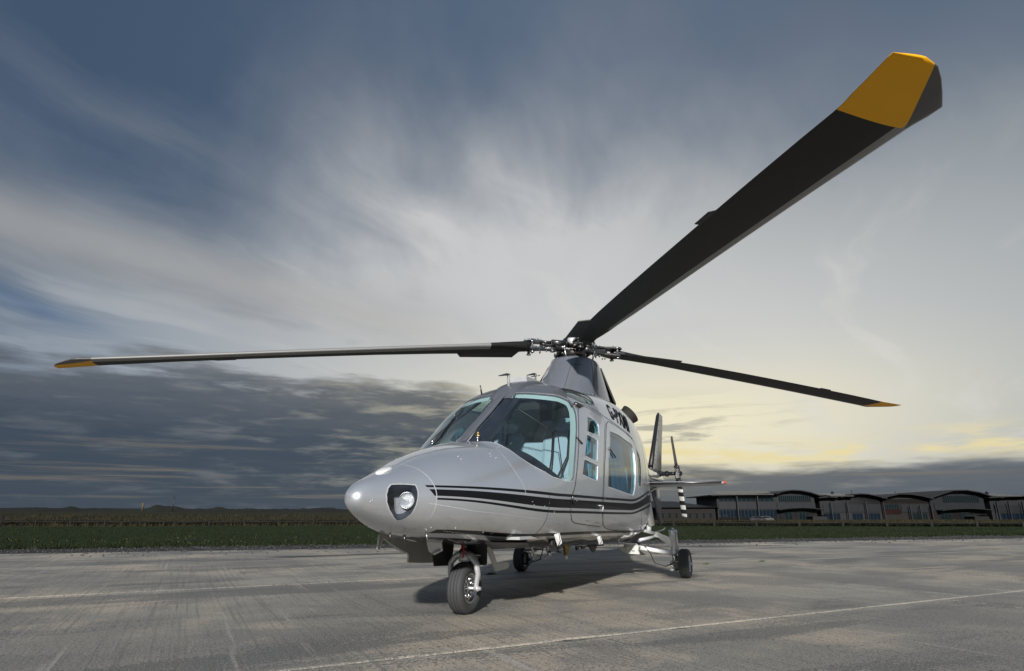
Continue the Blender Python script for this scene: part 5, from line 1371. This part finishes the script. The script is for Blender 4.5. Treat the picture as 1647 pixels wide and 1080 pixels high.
# ------------------------------------------------------------------ far things: offices, fence, masts, dunes
BD = 180.0; MPP = BD / 1015.0
def mat_flat(name, c, rough=.6, metal=0, var=.15, sc=.8): return simple(name, c, rough, metal, var, sc)
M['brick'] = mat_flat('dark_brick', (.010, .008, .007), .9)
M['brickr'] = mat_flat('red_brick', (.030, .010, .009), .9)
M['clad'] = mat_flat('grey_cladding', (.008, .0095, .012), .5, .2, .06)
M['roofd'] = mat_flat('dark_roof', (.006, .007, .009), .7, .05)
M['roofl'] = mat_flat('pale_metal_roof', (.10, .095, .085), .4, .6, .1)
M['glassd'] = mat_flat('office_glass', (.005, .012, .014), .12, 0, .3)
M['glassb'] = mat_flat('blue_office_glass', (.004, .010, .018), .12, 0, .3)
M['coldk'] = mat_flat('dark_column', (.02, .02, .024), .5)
def local_root(name, u, base, label, cat, group=None, D=BD):
    lat = (u - 823.5) / 1015 * D; x, y = camdir(lat, D)
    r = empty(name, (x, y, base), R(CAM_AZ - 90)); tag(r, label, cat, group); return r
def office(name, u0, base, parts_, label, group='offices beyond the fence'):
    """parts_: (kind, coordinates in photo-scale units relative to u0 and the base line, +up)"""
    r = local_root(name, u0, base, label, 'office building', group)
    m = MPP
    def box(nm, x0, x1, z0, z1, mat, y0=0.0, d=20.0):
        b = MB(); b.box(((x0 + x1) / 2 * m, y0 + d / 2, (z0 + z1) / 2 * m), ((x1 - x0) * m, d, (z1 - z0) * m)); return b.build(nm, M[mat], r)
    for p in parts_:
        k = p[0]
        if k == 'wall': box('wall', *p[1:5], p[5])
        elif k == 'panel':
            n = p[5]
            for i in range(n):
                w = (p[2] - p[1]) / n; box('cladding_panel', p[1] + w * i + .12, p[1] + w * (i + 1) - .12, p[3], p[4], 'clad', -.25, .3)
        elif k == 'win':
            n = p[5]; w = (p[2] - p[1]) / n
            for i in range(n):
                wn = box('window', p[1] + w * i + .22, p[1] + w * (i + 1) - .22, p[3], p[4], p[6], -.06, .10)
                b = MB(); a0 = (p[1] + w * i + .22) * m; a1 = (p[1] + w * (i + 1) - .22) * m
                x0_, x1_, z0_, z1_ = a0 - .05, a1 + .05, p[3] * m - .05, p[4] * m + .05; t_ = .08
                q = [(x0_, z0_), (x1_, z0_), (x1_, z1_), (x0_, z1_), (x0_ + t_, z0_ + t_), (x1_ - t_, z0_ + t_), (x1_ - t_, z1_ - t_), (x0_ + t_, z1_ - t_)]
                b.add([(x, -.16, z) for x, z in q] + [(x, -.04, z) for x, z in q], [(i, (i + 1) % 4, 4 + (i + 1) % 4, 4 + i) for i in range(4)] + [(i, 8 + i, 8 + (i + 1) % 4, (i + 1) % 4) for i in range(4)] + [(4 + i, 4 + (i + 1) % 4, 12 + (i + 1) % 4, 12 + i) for i in range(4)]); b.build('window_frame', M['clad'], wn)
        elif k == 'col':
            for x in p[1]: box('column', x - .55, x + .55, p[2], p[3], 'coldk', -1.6, .5)
        elif k == 'roof':     # profile of a curved or sloping roof, extruded back
            pts = p[1]; th = p[2] * m; y0 = -2.2; y1 = 24
            vs = []
            for x, z in pts: vs += [(x * m, y0, z * m), (x * m, y0, z * m - th), (x * m, y1, z * m), (x * m, y1, z * m - th)]
            n = len(pts); fs = []
            for i in range(n - 1):
                a, b_ = 4 * i, 4 * i + 4; fs += [(a, b_, b_ + 1, a + 1), (a, a + 2, b_ + 2, b_), (a + 1, b_ + 1, b_ + 3, a + 3), (a + 2, a + 3, b_ + 3, b_ + 2)]
            fs += [(0, 1, 3, 2), (4 * n - 4, 4 * n - 2, 4 * n - 1, 4 * n - 3)]
            b = MB(); b.add(vs, fs); b.build('roof', M['roofd'], r)
        elif k == 'gable':    # wall filling under a curved roof
            pts = p[1]; z0 = p[2] * m; vs = [(x * m, 0.0, (z - .6) * m) for x, z in pts]; n = len(pts)
            poly = vs + [(pts[-1][0] * m, 0, z0), (pts[0][0] * m, 0, z0)]
            b = MB(); b.plate([(x, y + 10, z) for x, y, z in poly], (0, 20, 0)); b.build('gable_wall', M[p[3]], r)
        elif k == 'slope':    # pale roof plane rising away from us
            x0, x1, z0, z1 = p[1:5]; b = MB(); b.add([(x0 * m, -2.4, z0 * m), (x1 * m, -2.4, z0 * m + .02), ((x1 + p[5]) * m, 9, z1 * m * 1.0 + .5), ((x0 + p[5]) * m, 9, z1 * m + .3), (x0 * m, -2.4, z0 * m - .25), (x1 * m, -2.4, z0 * m - .23)], [(0, 1, 2, 3), (0, 4, 5, 1)]); b.build('pale_roof_slope', M['roofl'], r, fix=False)
        elif k == 'canopy':
            x0, x1, z, h = p[1:5]; vs = []; n = 14
            for i in range(n + 1): f = i / n; x = x0 + (x1 - x0) * f; zz = z + h * math.sin(math.pi * f) ** .8; vs += [(x * m, -2.6, zz * m), (x * m, -2.6, (zz - 1.0) * m), (x * m, 0, zz * m), (x * m, 0, (zz - 1) * m)]
            fs = []
            for i in range(n): a = 4 * i; fs += [(a, a + 4, a + 5, a + 1), (a, a + 2, a + 6, a + 4), (a + 1, a + 5, a + 7, a + 3)]
            b = MB(); b.add(vs, fs); b.build('entrance_canopy', M['roofd'], r)
        elif k == 'cupola':
            x, z = p[1:3]; b = MB(); b.lathe([(0, 2.4 * m), (2.6 * m, 2.2 * m), (2.6 * m, 3.0 * m), (3.4 * m, 2.2 * m), (4.4 * m, .5 * m), (6.5 * m, .15 * m)], (x * m, 8, z * m), (0, 0, 1), 8); b.build('cupola', M['roofd'], r)
            b = MB(); b.add([((x - 13) * m, 8, (z - 1.5) * m), ((x + 12) * m, 8, (z - 1.5) * m), ((x + 3) * m, 8, z * m + .3), ((x - 4) * m, 8, z * m + .3), ((x - 13) * m, 16, (z - 1.5) * m), ((x + 12) * m, 16, (z - 1.5) * m)], [(0, 1, 2, 3), (4, 3, 2, 5), (0, 3, 4), (1, 5, 2), (0, 4, 5, 1)]); b.build('cupola_base', M['roofd'], r)
        elif k == 'mast':
            x, z, h = p[1:4]; b = MB(); b.tube([(x * m, 6, z * m - .4), (x * m, 6, (z + h) * m)], [.16, .06], 6); b.build('roof_mast', M['coldk'], r)
    return r
BZ = -1.02
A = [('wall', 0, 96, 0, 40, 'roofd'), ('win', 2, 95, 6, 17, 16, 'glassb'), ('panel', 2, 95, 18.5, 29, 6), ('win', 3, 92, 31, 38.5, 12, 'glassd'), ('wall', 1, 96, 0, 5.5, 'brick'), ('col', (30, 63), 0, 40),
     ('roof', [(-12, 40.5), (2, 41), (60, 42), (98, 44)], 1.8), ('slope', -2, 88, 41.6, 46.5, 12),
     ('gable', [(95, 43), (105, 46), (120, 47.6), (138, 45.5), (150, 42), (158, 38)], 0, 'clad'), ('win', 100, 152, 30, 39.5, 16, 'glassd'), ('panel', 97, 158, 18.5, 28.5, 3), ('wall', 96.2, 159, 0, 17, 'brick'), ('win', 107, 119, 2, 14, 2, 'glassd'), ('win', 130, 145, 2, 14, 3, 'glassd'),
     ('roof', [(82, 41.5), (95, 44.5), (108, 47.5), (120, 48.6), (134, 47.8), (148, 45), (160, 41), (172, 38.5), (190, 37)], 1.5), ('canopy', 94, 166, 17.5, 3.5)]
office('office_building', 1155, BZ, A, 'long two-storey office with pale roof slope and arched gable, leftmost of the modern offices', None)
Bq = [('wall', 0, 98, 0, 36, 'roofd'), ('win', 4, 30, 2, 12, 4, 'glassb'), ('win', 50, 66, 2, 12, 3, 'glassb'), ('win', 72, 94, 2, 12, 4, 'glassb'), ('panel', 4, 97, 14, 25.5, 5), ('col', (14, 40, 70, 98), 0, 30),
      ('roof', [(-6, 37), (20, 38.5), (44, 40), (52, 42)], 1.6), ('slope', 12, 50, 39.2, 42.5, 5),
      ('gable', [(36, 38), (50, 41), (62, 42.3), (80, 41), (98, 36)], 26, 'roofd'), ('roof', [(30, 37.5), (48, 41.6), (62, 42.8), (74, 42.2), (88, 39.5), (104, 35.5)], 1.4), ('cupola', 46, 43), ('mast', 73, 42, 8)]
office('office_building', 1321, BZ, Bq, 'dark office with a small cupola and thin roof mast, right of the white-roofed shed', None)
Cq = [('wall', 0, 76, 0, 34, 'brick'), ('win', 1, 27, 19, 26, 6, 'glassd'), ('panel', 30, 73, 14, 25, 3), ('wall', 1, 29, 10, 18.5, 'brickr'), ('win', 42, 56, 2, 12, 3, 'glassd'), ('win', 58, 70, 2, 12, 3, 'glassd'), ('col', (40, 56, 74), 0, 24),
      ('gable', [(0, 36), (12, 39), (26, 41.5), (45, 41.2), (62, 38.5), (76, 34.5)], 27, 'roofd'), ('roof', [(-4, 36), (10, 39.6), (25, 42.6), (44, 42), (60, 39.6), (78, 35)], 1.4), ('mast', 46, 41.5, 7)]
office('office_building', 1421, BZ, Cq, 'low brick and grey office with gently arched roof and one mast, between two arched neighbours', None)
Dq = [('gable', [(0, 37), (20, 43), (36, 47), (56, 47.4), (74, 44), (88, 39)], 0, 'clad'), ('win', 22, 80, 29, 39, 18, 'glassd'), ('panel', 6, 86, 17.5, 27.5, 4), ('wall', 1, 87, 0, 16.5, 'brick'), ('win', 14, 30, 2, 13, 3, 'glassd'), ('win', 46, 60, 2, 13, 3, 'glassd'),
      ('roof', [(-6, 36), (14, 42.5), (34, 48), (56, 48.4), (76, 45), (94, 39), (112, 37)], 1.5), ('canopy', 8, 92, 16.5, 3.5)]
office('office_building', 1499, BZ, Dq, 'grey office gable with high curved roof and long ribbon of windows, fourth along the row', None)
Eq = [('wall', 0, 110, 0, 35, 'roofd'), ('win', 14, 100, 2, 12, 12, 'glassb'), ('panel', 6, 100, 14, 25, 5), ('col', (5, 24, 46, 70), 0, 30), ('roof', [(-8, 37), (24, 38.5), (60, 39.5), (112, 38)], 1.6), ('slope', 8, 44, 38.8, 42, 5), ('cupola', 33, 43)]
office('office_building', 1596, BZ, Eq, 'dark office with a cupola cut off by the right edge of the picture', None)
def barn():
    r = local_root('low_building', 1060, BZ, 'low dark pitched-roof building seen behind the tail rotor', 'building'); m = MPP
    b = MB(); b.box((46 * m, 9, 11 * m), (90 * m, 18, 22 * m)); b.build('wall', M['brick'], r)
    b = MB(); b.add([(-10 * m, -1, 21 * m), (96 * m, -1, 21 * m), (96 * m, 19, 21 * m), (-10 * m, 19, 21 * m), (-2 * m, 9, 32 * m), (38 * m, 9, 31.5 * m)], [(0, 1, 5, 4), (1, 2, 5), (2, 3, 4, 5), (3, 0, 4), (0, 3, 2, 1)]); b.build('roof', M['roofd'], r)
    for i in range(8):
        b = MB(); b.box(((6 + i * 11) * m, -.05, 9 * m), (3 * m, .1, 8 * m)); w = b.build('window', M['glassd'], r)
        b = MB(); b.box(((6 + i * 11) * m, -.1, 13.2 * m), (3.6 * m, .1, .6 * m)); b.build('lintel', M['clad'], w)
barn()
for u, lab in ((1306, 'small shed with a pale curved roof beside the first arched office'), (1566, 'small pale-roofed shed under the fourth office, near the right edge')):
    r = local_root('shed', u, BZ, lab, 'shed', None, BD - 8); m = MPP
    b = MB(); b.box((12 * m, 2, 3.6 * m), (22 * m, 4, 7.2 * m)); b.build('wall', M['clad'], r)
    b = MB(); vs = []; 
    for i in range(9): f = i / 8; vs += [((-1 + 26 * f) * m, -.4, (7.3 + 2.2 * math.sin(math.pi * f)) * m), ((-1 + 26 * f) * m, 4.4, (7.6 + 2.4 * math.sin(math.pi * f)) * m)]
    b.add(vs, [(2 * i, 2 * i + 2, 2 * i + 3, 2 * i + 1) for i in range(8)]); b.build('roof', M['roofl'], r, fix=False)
def car(u, lab, body):
    r = local_root('parked_car', u, BZ, lab, 'car', 'cars parked outside the offices', BD - 14)
    b = MB(); pr = [(-2.1, .35), (-2.1, .75), (-1.3, .88), (-.7, 1.38), (.8, 1.40), (1.5, .92), (2.1, .80), (2.15, .35)]
    b.plate([(x, 0, z) for x, z in pr], (0, 1.7, 0)); bo = b.build('car_body', body, r)
    b = MB(); b.plate([(-1.1, -.86, .92), (-.62, -.86, 1.30), (.72, -.86, 1.30), (1.25, -.86, .94)], (0, .03, 0)); b.build('side_window', M['glassd'], r)
    for x in (-1.3, 1.35):
        for y in (-.78, .78):
            b = MB(); b.lathe([(-.1, .32), (.1, .32)], (x, y, .32), (0, 1, 0), 14); b.build('wheel', M['rubber'], r)
M['carw'] = mat_flat('white_car', (.09, .09, .09), .3, 0, .05); M['carg'] = mat_flat('silver_car', (.06, .06, .065), .3, .5, .05)
car(1216, 'silver car parked outside the leftmost arched office, left one of the pair', M['carg']); car(1229, 'white car parked outside the leftmost arched office, right one of the pair', M['carw'])

# post-and-rail fence at the far side of the lawn
M['wood'] = simple('weathered_rail', (.014, .012, .010), .9, var=.4, scale=4)
def fence():
    pts = [(-16.5, -62.0), (-21.7, -50.4), (-32.3, -27.6), (-38.3, -2.9), (-44.2, 14.6), (-52, 34)]
    f = empty('fence', (pts[2][0], pts[2][1], 0)); tag(f, 'low dark post-and-rail fence along the far side of the lawn', 'fence')
    o0 = Vector((pts[2][0], pts[2][1], 0)); proto = None
    rr = random.Random(9)
    for i in range(len(pts) - 1):
        a, b = Vector(pts[i]), Vector(pts[i + 1]); L = (b - a).length; n = max(1, int(L / 2.4))
        for k in range(n):
            p = a.lerp(b, k / n); q = a.lerp(b, (k + 1) / n); z = gz(p.x, p.y); z2 = gz(q.x, q.y)
            tall = rr.random() < .12
            if proto is None:
                m_ = MB(); m_.box((0, 0, .14), (.12, .12, .46), bev=.01); proto = m_.build('fence_post', M['wood'], f); po = proto
            else: po = proto.copy(); COL.objects.link(po); po.parent = f
            po.location = Vector((p.x, p.y, z)) - o0; po.scale = (1, 1, 1.6 if tall else rr.uniform(.9, 1.05)); po.rotation_euler = (0, 0, rr.uniform(-.2, .2))
            if rr.random() < .93:
                m_ = MB(); m_.tube([Vector((p.x, p.y, z + .26 + rr.uniform(-.02, .02))) - o0, Vector((q.x, q.y, z2 + .26 + rr.uniform(-.02, .02))) - o0], .036, 4); m_.build('fence_rail', M['wood'], f)
fence()
def scrub():
    vs = []; fs = []; rr = random.Random(4)
    pts = [(-16.5, -62.0), (-21.7, -50.4), (-32.3, -27.6), (-38.3, -2.9), (-44.2, 14.6), (-52, 34)]
    for _ in range(26000):
        i = rr.randrange(len(pts) - 1); t = rr.random(); a, b = Vector(pts[i]), Vector(pts[i + 1]); p = a.lerp(b, t); d = Vector((-(b - a).y, (b - a).x)).normalized()
        if d.x > 0: d = -d
        p = p + d * (.3 + abs(rr.gauss(0, 1.6))); H = .30 + .22 * noise.noise(Vector((p.x * .12, p.y * .12, 2))) - (.06 if p.y > -5 else 0)
        x, y, z = p.x, p.y, gz(p.x, p.y) + rr.random() ** .7 * H; r = rr.uniform(.03, .09); q = rr.uniform(0, 6.28)
        k = len(vs); vs += [(x + r * math.cos(q), y + r * math.sin(q), z - r * .5), (x - r * math.cos(q), y - r * math.sin(q), z - r * .3), (x + r * .4, y - r * .3, z + r)]; fs.append((k, k + 1, k + 2))
    o = mesh_obj('scrub', vs, fs, M['hedge']); tag(o, 'dark low scrub and rough growth along the fence line', 'scrub', kind='stuff')
scrub()
# dunes on the left horizon
def dunes():
    vs = []; fs = []; n = 380
    for i in range(n + 1):
        a = -80 + 96 * i / n; D = 420; c = R(a); lat, fwd = D * math.sin(c), D * math.cos(c); x, y = camdir(lat, fwd)
        h = 1.2 + 1.6 * max(0, noise.noise(Vector((a * .33, 3, 0)))) + 1.4 * max(0, noise.noise(Vector((a * .9, 8, 0)))) ** 1.2 + .25 * noise.noise(Vector((a * 4, 1, 0)))
        h *= (sm(16, 2, a) * .9 + .1) * 1.7 * sm(-80, -66, a)
        for k, (dd, hh) in enumerate(((-30, 0), (-8, .8), (0, 1), (30, .5), (60, 0))):
            f = (D + dd) / D; X_, Y_ = camdir(lat * f, fwd * f); vs.append((X_, Y_, gz(X_, Y_) - .3 + (h + 1.0) * hh))
    for i in range(n):
        for k in range(4): a = i * 5 + k; fs.append((a, a + 1, a + 6, a + 5))
    tag(mesh_obj('hills', vs, fs, M['hill'], smooth=True), kind='structure')
dunes()
def mast_far(u, v_top, D, name, label, cat, sock=False):
    lat = (u - 823.5) / 1015 * D; x, y = camdir(lat, D); z0 = gz(x, y); h = .724 + (828 - v_top) / 1015 * D - z0
    g = empty(name, (x, y, z0), R(CAM_AZ - 90)); tag(g, label, cat)
    b = MB(); b.tube([(0, 0, -.2), (0, 0, h)], [.13, .05] if not sock else [.11, .09], 8); b.build('pole', M['coldk'], g)
    if sock:
        b = MB(); b.tube([(.0, 0, h - .1), (.12, 0, h - .9), (.05, 0, h - 2.1)], [.28, .24, .13], 10); b.build('sock', M['sock'], g)
    else:
        b = MB(); b.tube([(-.6, 0, h - .1), (.6, 0, h - .1)], .04, 6); b.tube([(-.35, 0, h - .5), (.35, 0, h - .5)], .03, 6); b.build('crossbar', M['coldk'], g)
        b = MB(); b.tube([(0, 0, h * .8), (1.8, 0, 0)], .015, 4); b.tube([(0, 0, h * .8), (-1.8, 0, 0)], .015, 4); b.build('guy_wire', M['coldk'], g)
M['sock'] = simple('faded_windsock', (.10, .075, .03), .8, var=.2)
mast_far(227, 809, 150, 'windsock', 'limp yellowish windsock hanging from its pole on the far left field', 'windsock', True)
mast_far(276, 798, 150, 'radio_mast', 'thin radio mast with a crossbar on the far field, right of the windsock', 'mast')
